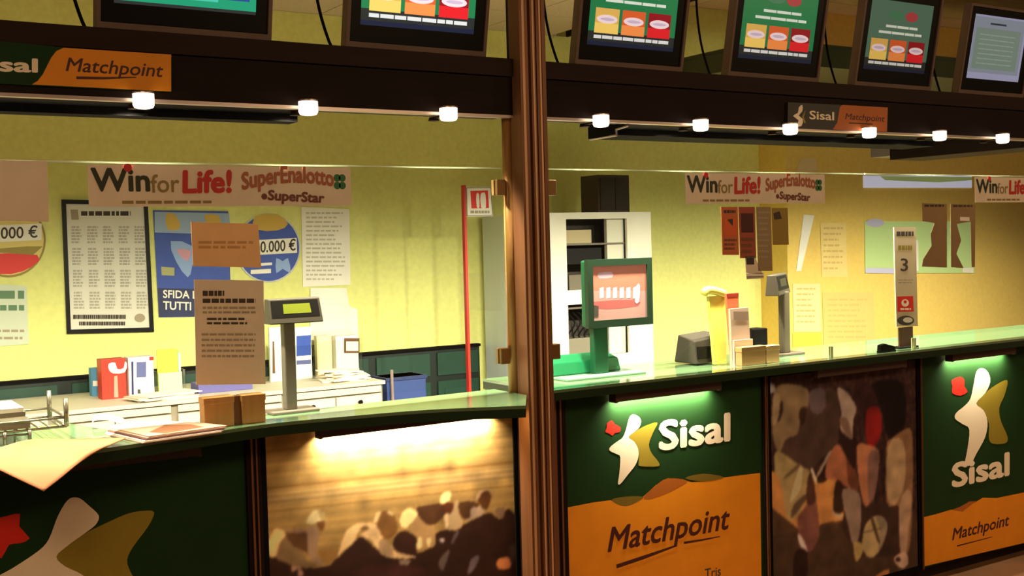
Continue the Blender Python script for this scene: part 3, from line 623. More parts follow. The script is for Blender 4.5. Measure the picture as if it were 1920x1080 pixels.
# ------------------------------------------------------------------ vinyl banners on the glass
def banner(label, xa, xb, zt, zb):
    t = thing('glass_banner', label, 'banner', ((xa+xb)/2, GY-.006, zb), 'game banners stuck on the glass')
    MB().box(xa, xb, GY-.0062, GY-.0042, zb, zt).build('strip', tan_p, t)
    W, H = xb-xa, zt-zb
    q = lambda u, v: Vector((xa+W*u, GY-.0064, zt-H*v))
    k1, k2, k3, k4 = mat('deep_green_ink', (38, 44, 20), .6), mat('olive_ink', (140, 120, 66), .6), mat('red_ink', (190, 40, 34), .6), mat('rust_ink', (166, 92, 60), .6)
    k5, k6 = mat('clover_green', (40, 108, 60), .6), mat('brown_ink', (112, 56, 42), .6)
    mats = [k1, k2, k3, k4, k5, k6]; mb = MB()
    put_text(mb, 'Win', q(.012, .62), q(.21, .62), q(.012, .10), bold=.03, mi=0)
    put_text(mb, 'for', q(.216, .66), q(.318, .64), q(.216, .24), bold=.012, mi=1)
    put_text(mb, 'Life!', q(.333, .66), q(.512, .64), q(.333, .14), bold=.04, mi=2, shear=.05)
    mb2 = MB(); mb1 = mb; mb = mb2
    put_text(mb, 'SuperEnalotto', q(.555, .58), q(.925, .48), q(.555, .18), bold=.04, mi=3, warp=lambda a, b: b+.35*math.sin(a*math.pi))
    put_text(mb, 'SuperStar', q(.655, .84), q(.883, .92), q(.655, .60), bold=.04, mi=5, shear=.1)
    def disc(u, v, r, mi, d=.0006): mb.face([q(u, v)+Vector((r*math.cos(a*math.pi/7), -d, r*math.sin(a*math.pi/7))) for a in range(14)], mi)

    for du, dv in ((-.011, -.10), (.011, -.10), (-.011, .10), (.011, .10)): disc(.952+du, .37+dv, H*.10, 4)
    disc(.64, .76, H*.08, 5)
    mb.build('lettering', mats, t); mb = mb1; disc(.137, .07, H*.10, 2, .002)
    x = .113; rn = random.Random(7)
    while x < .42:
        e = x+.03+.03*rn.random(); mb.face([q(x, .93)+Vector((0, -.0006, 0)), q(e, .93)+Vector((0, -.0006, 0)), q(e, .86)+Vector((0, -.0006, 0)), q(x, .86)+Vector((0, -.0006, 0))], 1); x = e+.008
    mb.build('lettering', mats, t)
a, b = uy(163, 308, GY), uy(658, 388, GY); banner('tan game banner on the glass left of the bronze post', a.x, b.x, a.z, b.z+.005)
zt, zb = a.z, b.z+.005
a, b = uy(1283, 325, GY), uy(1545, 385, GY); banner('tan game banner on the glass right of the bronze post', a.x, b.x, zt, zb)
banner('tan game banner on the glass cut off by the right frame edge', uy(1826, 330, GY).x, uy(1826, 330, GY).x+.93, zt, zb)

def sheet_on(label, name, cat, quad, Y, m, deco=None, th=.0015, group=None, x0=0, y0=0, sc=1, front=True):
    """paper, card or notice of the given outline flat on the plane at depth Y"""
    pts = [uy(x0+x/sc, y0+y/sc, Y) for x, y in quad]
    lo = Vector((sum(p.x for p in pts)/len(pts), Y, min(p.z for p in pts)))
    t = thing(name, label, cat, lo, group)
    MB().prism(pts, (0, th, 0)).build('sheet', m, t)
    if deco:
        S = Sheet(Y-.0003, x0, y0, sc); deco(S); S.build('print', t)
    return t
def R(x0, y0, x1, y1, sl=.035, vs=.03): return [(x0+vs*(y1-y0), y1), (x1+vs*(y1-y0), y1), (x1, y0), (x0, y0)]
GN = GY-.0062
sheet_on('plain brown notice on the glass at the upper left frame edge', 'notice', 'notice', [(-60, 412), (92, 416), (88, 302), (-64, 298)], GN, tan_p)
sheet_on('orange tan blank card on the glass above the printed letter', 'notice', 'notice', [(362, 499), (490, 502), (484, 420), (358, 416)], GN, ora_p, lambda S: S.bars((372, 452, 478, 470), 2, mat('faint_ink', (196, 146, 92), .7)))
sheet_on('tall tan printed letter on the glass left of the pole display', 'notice', 'notice', [(368, 722), (498, 720), (494, 526), (364, 524)], GN, tan_p,
  lambda S: S.bars((380, 545, 422, 556), 1, ink_d, .9).bars((380, 560, 480, 570), 1, ink_d, .8, .05, 8).bars((380, 575, 482, 592), 2, ink, .5, .05, 8, 4).bars((388, 596, 475, 612), 2, ink_d, .5, .2, 6, 2).bars((378, 625, 486, 676), 5, ink, .4, .1, 9, 5))
g = 'small cards on the glass of the right bay'
sheet_on('orange red card on the glass, leftmost under the right banner', 'card', 'card', R(1352, 388, 1383, 478), GN, mat('rust_card', (196, 104, 62), .7), lambda S: S.bars((1357, 394, 1380, 404), 1, ink_d).poly([(1357, 410), (1382, 410), (1382, 442), (1358, 442)], mat('rust_hot', (214, 96, 44), .7)).poly([(1363, 412), (1374, 410), (1374, 424)], ink_d).bars((1358, 448, 1382, 472), 3, wood_d), group=g)
sheet_on('dark red card on the glass, second under the right banner', 'card', 'card', R(1385, 388, 1415, 484), GN, mat('dark_red_card', (160, 74, 54), .7), lambda S: S.poly([(1389, 400), (1412, 400), (1413, 436), (1390, 436)], maroon).bars((1390, 446, 1414, 480), 3, wood_d), group=g)
sheet_on('grey brown slip on the glass, third under the right banner', 'card', 'card', R(1418, 388, 1445, 508), GN, mat('grey_card', (150, 128, 92), .7), lambda S: S.bars((1422, 396, 1444, 490), 9, ink, .4), group=g)
sheet_on('olive card on the glass, fourth under the right banner', 'card', 'card', R(1447, 390, 1477, 459), GN, mat('olive_card', (148, 124, 52), .7), lambda S: S.poly([(1450, 400), (1462, 396), (1466, 410), (1452, 412)], ink_d), group=g)
sheet_on('small white ticket with dark mark on the glass under the cards', 'card', 'card', [(1399, 512), (1430, 514), (1415, 480), (1397, 480)], GN, tan_p, lambda S: S.poly([(1399, 484), (1414, 484), (1414, 496), (1400, 496)], ink_d))
sheet_on('thin white strip with dark line on the glass under the cards', 'card', 'card', [(1400, 524), (1432, 522), (1432, 511), (1399, 513)], GN, white_p, lambda S: S.poly([(1400, 522), (1432, 520), (1432, 517), (1400, 518)], ink))
nb = mat('dull_brown_notice', (150, 122, 84), .75, noise=.06)  # notice outlines are cut out where the reflected green shows
sheet_on('left of two dull brown silhouette notices on the far right glass', 'notice', 'notice', [(425, 630), (530, 634), (530, 365), (425, 362), (427, 438), (478, 446), (462, 490), (466, 540), (430, 598)], GN, nb, lambda S: S.bars((435, 368, 520, 380), 1, ink_d, .8), x0=1540, y0=220, sc=2.25)
sheet_on('right of two dull brown silhouette notices on the far right glass', 'notice', 'notice', [(548, 632), (600, 636), (570, 575), (590, 520), (572, 450), (630, 440), (634, 632), (648, 632), (650, 368), (545, 365)], GN, nb, lambda S: S.bars((555, 370, 640, 380), 1, ink_d, .8).poly([(585, 420), (625, 421), (625, 437), (585, 436)], white_p), x0=1540, y0=220, sc=2.25)
sheet_on('faint pale sheet imitating a reflection on the glass before the red pole', 'pocket', 'plastic pocket', [(866, 582), (940, 582), (937, 512), (863, 512)], GN, haze_m, th=.001)  # pale translucent sheet imitating a reflection in the pane

# ------------------------------------------------------------------ on the back wall
BW = WY-.006
fr = thing('framed_calendar', 'black framed white calendar chart on the yellow back wall', 'poster', (uy(200, 627, BW).x, BW, uy(200, 627, BW).z))
o_ = [(116, 374), (277, 377), (289, 622), (126, 626)]; i_ = [(124, 382), (270, 385), (281, 614), (133, 618)]
mb = MB()
for k in range(4):
    a, b, c, d = o_[k], o_[(k+1) % 4], i_[(k+1) % 4], i_[k]
    mb.prism([uy(*p, BW-.012) for p in (d, c, b, a)], (0, .018, 0))
mb.build('frame', black, fr)
MB().prism([uy(*p, BW-.003) for p in (i_[3], i_[2], i_[1], i_[0])], (0, .006, 0)).build('sheet', mat('grey_white_paper', (222, 220, 204), .6), fr)
S = Sheet(BW-.0035)
S.bars((152, 396, 246, 406), 1, ink_d, .85, .05, 7, 3).poly([(132, 393), (146, 393), (148, 412), (134, 412)], ink)
for r in range(4):
    for c in range(5):
        x = 134+c*29.5+r*1.4; y = 424+r*41; S.bars((x, y, x+21, y+34), 6, mat('calendar_ink', (178, 174, 158), .7), .62, .3, 3, r*5+c)
S.bars((137, 590, 236, 600), 1, ink_d, .8, .02, 26, 8).bars((148, 603, 236, 612), 1, ink_d, .8, .02, 22, 9)
S.poly([(262+10*math.cos(a), 596+8*math.sin(a)) for a in [k*math.pi/8 for k in range(16)]], ink)
S.build('print', fr)
def deco_blue(S):
    S.poly([(290, 397), (430, 400), (432, 440), (290, 436)], mat('pale_blue_print', (150, 176, 206), .5)).poly([(312, 400), (330, 404), (338, 428), (314, 430)], mat('gold_print', (206, 170, 60), .5), 2)
    S.poly([(385, 402), (410, 404), (412, 422), (388, 418)], MATS['gold_print'], 2)
    S.poly([(320, 452), (362, 462), (360, 500), (352, 520), (330, 490)], mat('sky_print', (140, 170, 220), .5), 2).poly([(330, 468), (358, 470), (350, 490)], mat('rose_print', (206, 150, 170), .5), 2)
    S.poly([(302, 500), (327, 502), (327, 517), (303, 516)], mat('sand_print', (170, 170, 110), .5)).poly([(296, 540), (432, 543), (434, 592), (298, 594)], blue_d)
    S.text('SFIDA L\'', (306, 558), (372, 560), (306, 544), white_p, bold=.02).text('TUTTI I', (306, 580), (368, 582), (306, 565), white_p, bold=.02)
sheet_on('blue poster with white capitals beside the framed calendar chart', 'poster', 'poster', [(298, 595), (434, 593), (428, 396), (287, 394)], BW, blue, deco_blue)
def ring(cx, cy, rx, ry, n=36, a0=0, a1=2*math.pi): return [(cx+rx*math.cos(a0+(a1-a0)*k/n), cy+ry*math.sin(a0+(a1-a0)*k/n)) for k in range(n)]
def deco_disc(S):
    S.poly(ring(503, 465, 58, 62)[::-1], blue).poly([(478, 405), (520, 402), (540, 420), (520, 432), (480, 430)], MATS['gold_print'], 2)
    S.poly([(446, 452), (556, 446), (557, 474), (446, 480)], white_p).poly([(480, 494), (510, 492), (510, 497), (480, 499)], white_p).poly([(470, 506), (508, 504), (508, 512), (470, 514)], white_p)
    S.text('50.000 €', (478, 474), (554, 469), (478, 454), ink_d, bold=.02).poly([(518, 484), (530, 490), (540, 484), (545, 512), (530, 504), (518, 512)], MATS['sky_print'], 2)
sheet_on('round blue prize disc with white number band on the back wall', 'round_poster', 'poster', ring(503, 465, 61, 65)[::-1], BW, mat('disc_rim', (196, 200, 196), .6), deco_disc)
def deco_disc2(S):
    S.poly(ring(16, 450, 66, 66)[::-1], mat('disc_cream', (226, 206, 120), .6)).poly([(-46, 478), (70, 478), (60, 500), (20, 514), (-30, 508)], red, 2)
    S.poly([(-50, 470), (62, 478), (80, 462), (50, 462)], olive).poly([(-50, 424), (78, 419), (78, 450), (-50, 456)], white_p).text('50.000 €', (-34, 449), (70, 445), (-34, 428), ink_d, bold=.015)
sheet_on('round cream and red prize disc at the left frame edge', 'round_poster', 'poster', ring(16, 450, 70, 70)[::-1], BW, olive, deco_disc2)
sheet_on('white and green printed sheet on the wall at the left frame edge', 'poster', 'poster', [(-60, 654), (54, 645), (50, 536), (-64, 530)], BW, mat('green_white_sheet', (204, 214, 190), .7),
  lambda S: S.bars((-50, 545, 46, 562), 1, mat('sage_ink', (96, 130, 96), .7), .9, .05, 3).bars((-50, 572, 46, 585), 1, MATS['sage_ink'], .8, .05, 5).bars((-50, 618, 46, 645), 2, ink, .35, .05, 6))
sheet_on('white typed sheet on the wall right of the blue disc', 'paper', 'paper', [(568, 538), (657, 534), (655, 392), (565, 388)], BW, white_p, lambda S: S.bars((574, 398, 648, 530), 16, mat('pale_ink', (196, 192, 170), .7), .4, .3, 6, 4))
sheet_on('blank white sheet on the wall behind the leaflets', 'paper', 'paper', [(582, 640), (672, 636), (670, 580), (655, 574), (650, 540), (582, 540)], BW-.004, white_p)

# papers on the right wall
OW = PW-.004
pt = mat('ochre_paper', (232, 206, 130), .75, noise=.05)
sheet_on('small torn note high on the right wall above the banner', 'paper', 'paper', [(1490, 326), (1532, 322), (1530, 296), (1502, 298)], OW, mat('pale_note', (224, 200, 150), .75))
sheet_on('ochre sheet on the right wall, upper one', 'paper', 'paper', R(1538, 418, 1586, 519), OW, pt, lambda S: S.bars((1544, 426, 1582, 512), 8, mat('ochre_ink', (206, 176, 104), .7), .35, .3, 4))
sheet_on('ochre wide sheet on the right wall, lower one', 'paper', 'paper', R(1542, 548, 1638, 652), OW, mat('ochre_paper2', (216, 190, 112), .75), lambda S: S.bars((1552, 560, 1630, 640), 8, MATS['ochre_ink'], .35, .3, 5))
sheet_on('peach sheet on the right wall behind the pole display', 'paper', 'paper', R(1486, 532, 1538, 622), OW, mat('peach_paper', (240, 206, 150), .75), lambda S: S.bars((1494, 540, 1530, 612), 7, MATS['ochre_ink'], .3, .3, 4))
sheet_on('yellow folder on the right wall under the peach sheet', 'folder', 'folder', R(1486, 624, 1540, 668), OW, mat('yellow_folder', (236, 196, 70), .7))
sheet_on('slanting narrow white paper strip hanging on the right wall', 'paper', 'paper', [(1493, 508), (1502, 508), (1527, 404), (1507, 402)], OW, white_p)
gs = mat('green_reflection', (186, 212, 140), .6, emit=.12)  # glowing board imitates a reflection in the glass, nothing hangs there
sheet_on('pale green board imitating a reflection, behind the brown notices', 'reflected_board', 'reflection', R(1622, 415, 1826, 512, vs=.01), OW-.008, gs,
  lambda S: S.poly(ring(1641, 418, 17, 8)[::-1], mat('lavender_reflection', (196, 196, 226), .6)).poly([(1623, 512), (1690, 513), (1690, 503), (1623, 502)], MATS['lavender_reflection']).poly([(1715, 508), (1722, 508), (1722, 450), (1715, 450)], white_p).poly([(1805, 510), (1825, 512), (1825, 502), (1805, 502)], white_p), th=.011)
sheet_on('long lavender white strip imitating a reflection, high on the right wall', 'reflected_strip', 'banner', R(1620, 329, 1822, 352, vs=.01), OW-.008, mat('strip_reflection', (206, 206, 236), .6, emit=.45),
  lambda S: S.poly([(1650, 330), (1822, 332), (1822, 338), (1760, 342), (1660, 338)], gs), th=.011)  # glowing strip stands in for a lit sign reflected in the glass

# ------------------------------------------------------------------ desk against the back wall
DZ, DY = 1.02, 6.11
xr = uy(722, 713, DY).x
t = thing('drawer_desk', 'white desk of drawers along the back wall', 'desk', (.9, 6.5, FL))
MB().box(-1, xr, DY-.005, WY-.055, DZ-.022, DZ).build('top', desk_m, t, bevel=.003)
MB().box(-1, xr-.01, DY+.02, WY-.06, FL, DZ-.0225).build('body', desk_b, t)
for i in range(6):
    xb = xr-.02-i*.62; xa = xb-.59
    for (z0, z1, dw) in ((.955, .992, 1), (.78, .945, 2), (.45, .765, 2)):
        for k in range(dw):
            p, q2 = xa+(xb-xa)/dw*k+.004, xa+(xb-xa)/dw*(k+1)-.004
            d = MB().box(p, q2, DY+.004, DY+.0195, z0, z1).build('drawer', desk_m, t, bevel=.002)
            if dw == 2: MB().tube([((p+q2)/2, DY+.004, (z0+z1)/2+.045), ((p+q2)/2, DY-.016, (z0+z1)/2+.045)], [.010, .014], 10).build('knob', black, d)

def on_desk(x, y): return uz(x, y, DZ)
def upright_box(name, label, cat, x0, x1, ytop, ybase, Y, zb, dep, m, deco=None, group=None):
    a = uy(x0, ybase, Y); b = uy(x1, ybase, Y); zt = uy((x0+x1)/2, ytop, Y).z
    t = thing(name, label, cat, ((a.x+b.x)/2, Y+dep/2, zb), group)
    MB().box(a.x, b.x, Y, Y+dep, zb, zt).build('body', m, t, bevel=.002)
    if deco:
        S = Sheet(Y-.0003); deco(S); S.build('print', t)
    return t
upright_box('leaflet_box', 'small blue box beside the red leaflet box on the desk', 'box', 172, 190, 690, 730, 6.62, DZ, .06, mat('sky_blue_box', (84, 150, 190), .5), lambda S: S.poly([(174, 724), (188, 724), (188, 714), (174, 714)], white_p))
upright_box('leaflet_box', 'red leaflet box with white arc on the desk', 'leaflets', 192, 238, 673, 748, 6.42, DZ, .10, mat('red_box', (206, 50, 32), .45), lambda S: S.poly([(204, 682), (216, 680), (220, 692), (232, 690), (234, 678), (238, 682), (234, 698), (212, 700), (204, 692)], white_p, 2).poly([(214, 745), (222, 745), (220, 704), (214, 706)], mat('pale_red', (236, 150, 130), .5)))
upright_box('leaflet_box', 'white and blue leaflet box between the red and yellow ones', 'leaflets', 243, 290, 669, 742, 6.42, DZ, .10, white_p, lambda S: S.poly([(256, 708), (274, 707), (274, 678), (256, 679)], mat('slate_blue', (90, 96, 150), .5)).poly([(247, 740), (251, 740), (250, 678), (246, 678)], blue_d).poly([(258, 738), (264, 738), (263, 730), (258, 730)], ink_d).poly([(280, 676), (288, 675), (288, 669), (280, 669)], red))
t = thing('leaflet_holder', 'yellow green leaflets in a clear holder on the desk', 'leaflets', (uy(320, 740, 6.42).x, 6.45, DZ))
a, b = uy(296, 735, 6.40), uy(350, 735, 6.40)
MB().box(a.x, b.x, 6.40, 6.404, DZ, DZ+.13).box(a.x, b.x, 6.49, 6.494, DZ, DZ+.16).box(a.x, a.x+.004, 6.404, 6.49, DZ, DZ+.13).box(b.x-.004, b.x, 6.404, 6.49, DZ, DZ+.13).build('holder', pgle, t)
c = uy(345, 652, 6.43)
for i, (dx, dz, m) in enumerate(((0, 0, mat('lime_leaflet', (206, 220, 70), .5)), (.012, -.008, mat('green_leaflet', (160, 210, 100), .5)), (.03, -.03, white_p))):
    MB().box(a.x+.008+dx, b.x-.04+dx, 6.42+.02*i, 6.428+.02*i, DZ+.002, c.z+dz).build('leaflet', m, t)
MB().box(a.x+.01, b.x-.02, 6.4085, 6.412, DZ+.002, DZ+.12).build('leaflet', mat('pale_leaflet', (236, 236, 190), .5), t)

# leaflet holders and papers at the right of the desk
t = thing('leaflet_holder', 'clear holder of blue white leaflets behind the left pole display', 'leaflets', (uy(545, 715, 6.5).x, 6.55, DZ))
a, b = uy(503, 715, 6.5), uy(592, 715, 6.5); h = uy(545, 612, 6.5).z
MB().box(a.x, b.x, 6.5, 6.504, DZ, h-.12).box(a.x, b.x, 6.60, 6.604, DZ, h).box(a.x, a.x+.004, 6.504, 6.6, DZ, h-.04).box(b.x-.004, b.x, 6.504, 6.6, DZ, h-.04).build('holder', pgle, t)
c, d = uy(508, 715, 6.52), uy(536, 715, 6.52); MB().box(c.x, d.x, 6.52, 6.54, DZ+.001, h).build('leaflet', white_p, t)
c, d = uy(553, 715, 6.52), uy(586, 715, 6.52); MB().box(c.x, d.x, 6.52, 6.54, DZ+.001, h-.01).build('leaflet', white_p, t)
S = Sheet(6.5195); S.poly([(556, 668), (583, 666), (583, 628), (556, 630)], blue).poly([(556, 684), (583, 682), (583, 674), (556, 676)], MATS['slate_blue']).poly([(511, 700), (516, 700), (514, 640), (511, 640)], wood_d); S.build('print', t)
t = thing('paper_box', 'open clear box with cream papers at the desk end', 'box', (uy(645, 690, 6.55).x, 6.6, DZ))
a, b = uy(598, 690, 6.55), uy(682, 690, 6.55); h = uy(640, 628, 6.55).z
MB().box(a.x, b.x, 6.55, 6.556, DZ, h-.03).box(a.x, b.x, 6.7, 6.706, DZ, h+.02).box(a.x, a.x+.006, 6.556, 6.7, DZ, h).box(b.x-.006, b.x, 6.556, 6.7, DZ, h).build('holder', pgle, t)
MB().box(a.x+.012, a.x+.11, 6.60, 6.64, DZ+.001, h).build('leaflet', mat('cream_leaflet', (240, 224, 176), .6), t)
MB().box(a.x+.13, b.x-.02, 6.58, 6.66, DZ+.001, h-.01).build('card_box', white_p, t)
S = Sheet(6.579); S.poly([(645, 662), (674, 662), (674, 634), (645, 634)], wood_d).poly([(649, 658), (672, 658), (672, 640), (649, 640)], white_p); S.build('print', t)
t = thing('paper_stack', 'loose heap of white papers on the right end of the desk', 'papers', (uy(635, 705, 6.3).x, 6.3, DZ))
rn = random.Random(3)
bx = uy(640, 700, 6.32).x
for i in range(9):
    an = rn.uniform(-.5, .5); cx = bx+rn.uniform(-.06, .05); cy = 6.32+rn.uniform(-.03, .03); z = DZ+.001+.007*i; l, s_ = .13-.006*i, .10-.004*i
    cs, sn = math.cos(an), math.sin(an)
    MB().prism([(cx+cs*u-sn*v, cy+sn*u+cs*v, z) for u, v in ((-l, -s_), (l, -s_), (l, s_), (-l, s_))], (0, 0, .006)).build('paper_sheaf', tan_p if i == 4 else white_p, t)
t = thing('flat_papers', 'flat pile of papers on the desk below the yellow leaflets', 'papers', (uy(310, 752, 6.25).x, 6.25, DZ))
bx = uy(305, 752, 6.2).x
for i in range(5):
    an = rn.uniform(-.3, .3); cx = bx+rn.uniform(-.05, .05); z = DZ+.0005+.006*i; cs, sn = math.cos(an), math.sin(an)
    MB().prism([(cx+cs*u-sn*v, 6.24+sn*u+cs*v, z) for u, v in ((-.16, -.09), (.16, -.09), (.16, .09), (-.16, .09))], (0, 0, .005)).build('paper_sheaf', (white_p, tan_p)[i % 2], t)
tag(MB().box(uy(370, 735, 6.3).x, uy(472, 735, 6.3).x, 6.28, 6.42, DZ, DZ+.055).build('file_box', mat('violet_blue', (96, 90, 150), .6), bevel=.003), 'flat violet blue file box on the desk behind the tan letter', 'box')

# blue bin by the desk end
a, b = uy(726, 745, 6.3), uy(800, 745, 6.3); zt = uy(760, 706, 6.3).z
t = thing('bin', 'tall blue bin standing beside the white desk', 'bin', ((a.x+b.x)/2, 6.4, FL))
MB().box(a.x, b.x, 6.3, 6.5, FL, zt).build('body', mat('blue_bin', (50, 72, 130), .5), t, bevel=.006)
MB().box(a.x-.006, b.x+.006, 6.294, 6.506, zt-.02, zt).build('rim', mat('navy_rim', (40, 54, 100), .5), t)
MB().tube([(a.x+.03, 6.288, zt-.14), (a.x+.03, 6.288, zt+.05)], .010, 8).build('handle', strip_m, t)

# fire sign on red pole
FY = 6.05
p0, p1 = uy(871, 347, FY), uy(885, 735, FY)
t = thing('fire_sign', 'red pole with flag sign of a fire extinguisher beside white cabinet', 'sign', (p0.x, FY, FL))
MB().box(p0.x-.008, p0.x+.008, FY, FY+.03, FL, p0.z).build('pole', mat('red_pole', (196, 40, 24), .5), t)
MB().box(p0.x-.1, p0.x+.1, FY-.09, FY+.11, FL, FL+.015).build('base', grey_m, t)
q4 = [(877, 406), (924, 405), (921, 350), (874, 351)]
MB().prism([uy(*p, FY+.008) for p in q4], (0, .006, 0)).build('plate', white_p, t)
S = Sheet(FY+.0075); S.poly([(884, 391), (917, 390), (915, 357), (882, 358)], red).poly([(894, 388), (899, 388), (898, 364), (893, 364)], white_p, 2).poly([(902, 389), (911, 389), (910, 364), (906, 361), (901, 365)], white_p, 2).bars((882, 395, 918, 401), 1, ink, .8, .05, 6)
S.line([(876, 404.5), (923, 403.5), (920.5, 351.5), (875, 352.5), (876, 404.5)], .004, grey_m); S.build('pictogram', t)

# ------------------------------------------------------------------ white equipment cabinet
CY0 = 6.108
x0, x1 = 4.135, uy(1220, 400, CY0).x; zt = 2.0
t = thing('equipment_cabinet', 'tall white equipment cabinet with open glass front behind the bronze post', 'cabinet', ((x0+x1)/2, 6.45, FL))
ox0, ox1 = uy(1062, 450, CY0).x, uy(1176, 450, CY0).x
zA, zB, zC, zD = uy(1062, 411, CY0).z, uy(1062, 545, CY0).z, uy(1062, 572, CY0).z, uy(1065, 672, CY0).z
MB().box(x0, x0+.02, CY0+.02, WY-.06, FL, zt).box(x1-.02, x1, CY0+.02, WY-.06, FL, zt).box(x0+.02, x1-.02, WY-.08, WY-.06, FL, zt).box(x0+.02, x1-.02, CY0+.02, WY-.08, zt-.02, zt).box(x0+.02, x1-.02, CY0+.02, WY-.08, FL, .3).build('carcass', mat('cabinet_grey', (206, 218, 218), .5), t)
MB().box(x0, ox0, CY0, CY0+.02, FL, zt).box(ox1, x1, CY0, CY0+.02, FL, zt).box(ox0, ox1, CY0, CY0+.02, zA, zt).box(ox0, ox1, CY0, CY0+.02, zC, zB).box(ox0, ox1, CY0, CY0+.02, FL, zD).build('front_frame', white, t)
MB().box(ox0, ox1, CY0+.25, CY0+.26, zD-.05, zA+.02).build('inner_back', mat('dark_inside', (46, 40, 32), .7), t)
for z in (zB-.02, zA-.16, zC-.02): MB().box(ox0-.02, ox1+.02, CY0+.03, CY0+.25, z-.012, z).build('shelf', grey_m, t)
xm = ox0+(ox1-ox0)*.72
MB().box(xm, ox1, CY0+.04, CY0+.07, zD, zA).build('side_panel', mat('cabinet_pale', (206, 204, 184), .5), t)
MB().box(ox0+.03, xm-.12, CY0+.05, CY0+.2, zA-.16, zA-.07).build('device', mat('beige_device', (176, 160, 120), .5), t, bevel=.004)
MB().box(ox0+.02, xm-.03, CY0+.06, CY0+.2, zA-.30, zA-.19).build('device', black, t, bevel=.004)
MB().box(ox0+.05, xm-.04, CY0+.05, CY0+.2, zB-.02, zB+.10).build('device', grey_m, t, bevel=.004)
MB().box(ox0+.03, xm-.06, CY0+.06, CY0+.2, zD, zD+.12).build('device', mat('grey_device', (124, 118, 100), .5), t, bevel=.004)
mb = MB()
for i in range(6):
    x = ox0+.05+i*.045; mb.tube(smooth([(x, CY0+.12, zC-.04), (x+.03, CY0+.04, zC-.12), (x-.02, CY0+.05, zC-.2), (x+.02, CY0+.1, zD+.12)], 4, False), .006, 6)
mb.build('cables', black, t)
MB().tube([(x0-.012, CY0+.16, 1.93), (x0, CY0+.16, 1.93)], .02, 10).build('lock', black, t)
a, b = uy(1122, 395, 6.3), uy(1181, 395, 6.3)
t = thing('speaker_box', 'dark brown box standing on top of the white cabinet', 'box', ((a.x+b.x)/2, 6.4, 2.0))
MB().box(a.x, b.x, 6.3, 6.5, 2.0, uy(1150, 328, 6.3).z).build('body', mat('dark_box', (58, 42, 26), .7), t, bevel=.004)
MB().box(a.x+.015, (a.x+b.x)/2-.008, 6.292, 6.3, 2.02, uy(1150, 334, 6.3).z).box((a.x+b.x)/2+.008, b.x-.015, 6.292, 6.3, 2.02, uy(1150, 334, 6.3).z).build('grille', mat('dark_grille', (44, 32, 22), .8), t)

# ------------------------------------------------------------------ things on the counter
# green terminal
TY = 4.12
t = thing('terminal', 'green framed touch terminal on a pillar stand right of the post', 'terminal', (uy(1132, 712, TY).x, TY, CT))
a, b = uy(1098, 483, TY), uy(1222, 612, TY); z0, z1 = uy(1160, 612, TY).z, uy(1160, 485, TY).z
gf = mat('green_plastic', (22, 84, 52), .4)
MB().box(a.x+.012, b.x-.002, TY+.012, TY+.06, z0+.004, z1-.004).build('shell', gf, t, bevel=.008)
fr_ = .030
MB().box(a.x, a.x+fr_, TY-.012, TY+.012, z0, z1).box(b.x-.028, b.x, TY-.012, TY+.012, z0, z1).box(a.x+fr_, b.x-.028, TY-.012, TY+.012, z0, z0+.034).box(a.x+fr_, b.x-.028, TY-.012, TY+.012, z1-.03, z1).build('frame', mat('dark_green_plastic', (28, 50, 34), .35), t)
S = Sheet(TY-.002)
sc_ = lambda r, g, b: mat('term_%d_%d_%d' % (r, g, b), (r*.86, g*.86, b*.86), .3, emit=.36)
S.poly([(1105, 606), (1214, 606), (1214, 488), (1105, 488)], sc_(196, 150, 140)).poly([(1105, 545), (1214, 545), (1214, 490), (1105, 490)], sc_(206, 128, 106)).poly([(1112, 566), (1190, 562), (1196, 574), (1140, 580), (1112, 576)], sc_(186, 100, 96), 2)
S.poly([(1122, 512), (1146, 510), (1148, 520), (1124, 522)], sc_(214, 176, 190), 2)
for i in range(6): x = 1124+i*12.5; S.poly([(x, 560), (x+8, 558), (x+8, 538+(i == 5)*-3), (x, 540)], sc_(214, 196, 214))
S.poly([(1190, 566), (1198, 566), (1200, 536), (1194, 534)], sc_(214, 196, 214), 2).poly([(1112, 594), (1122, 594), (1122, 574), (1112, 572)], ink_d)
S.build('display', t)
a, b = uy(1119, 660, TY), uy(1145, 660, TY)
MB().box(a.x, b.x, TY+.015, TY+.055, CT+.012, z0+.02).build('pillar', gf, t, bevel=.006)
a, b = uy(1052, 716, TY), uy(1200, 716, TY)
MB().box(a.x, b.x, TY-.05, TY+.12, CT, CT+.012).build('base_plate', mat('pale_green_plate', (120, 160, 130), .25), t, bevel=.004)
MB().hexa([(a.x, TY+.06, CT+.0125), (b.x-.06, TY+.06, CT+.0125), (b.x-.06, TY+.18, CT+.0125), (a.x, TY+.18, CT+.0125)], [(a.x, TY+.08, CT+.07), (b.x-.06, TY+.08, CT+.07), (b.x-.06, TY+.18, CT+.095), (a.x, TY+.18, CT+.095)]).build('printer_block', mat('bright_green_plastic', (30, 120, 76), .35), t, bevel=.006)

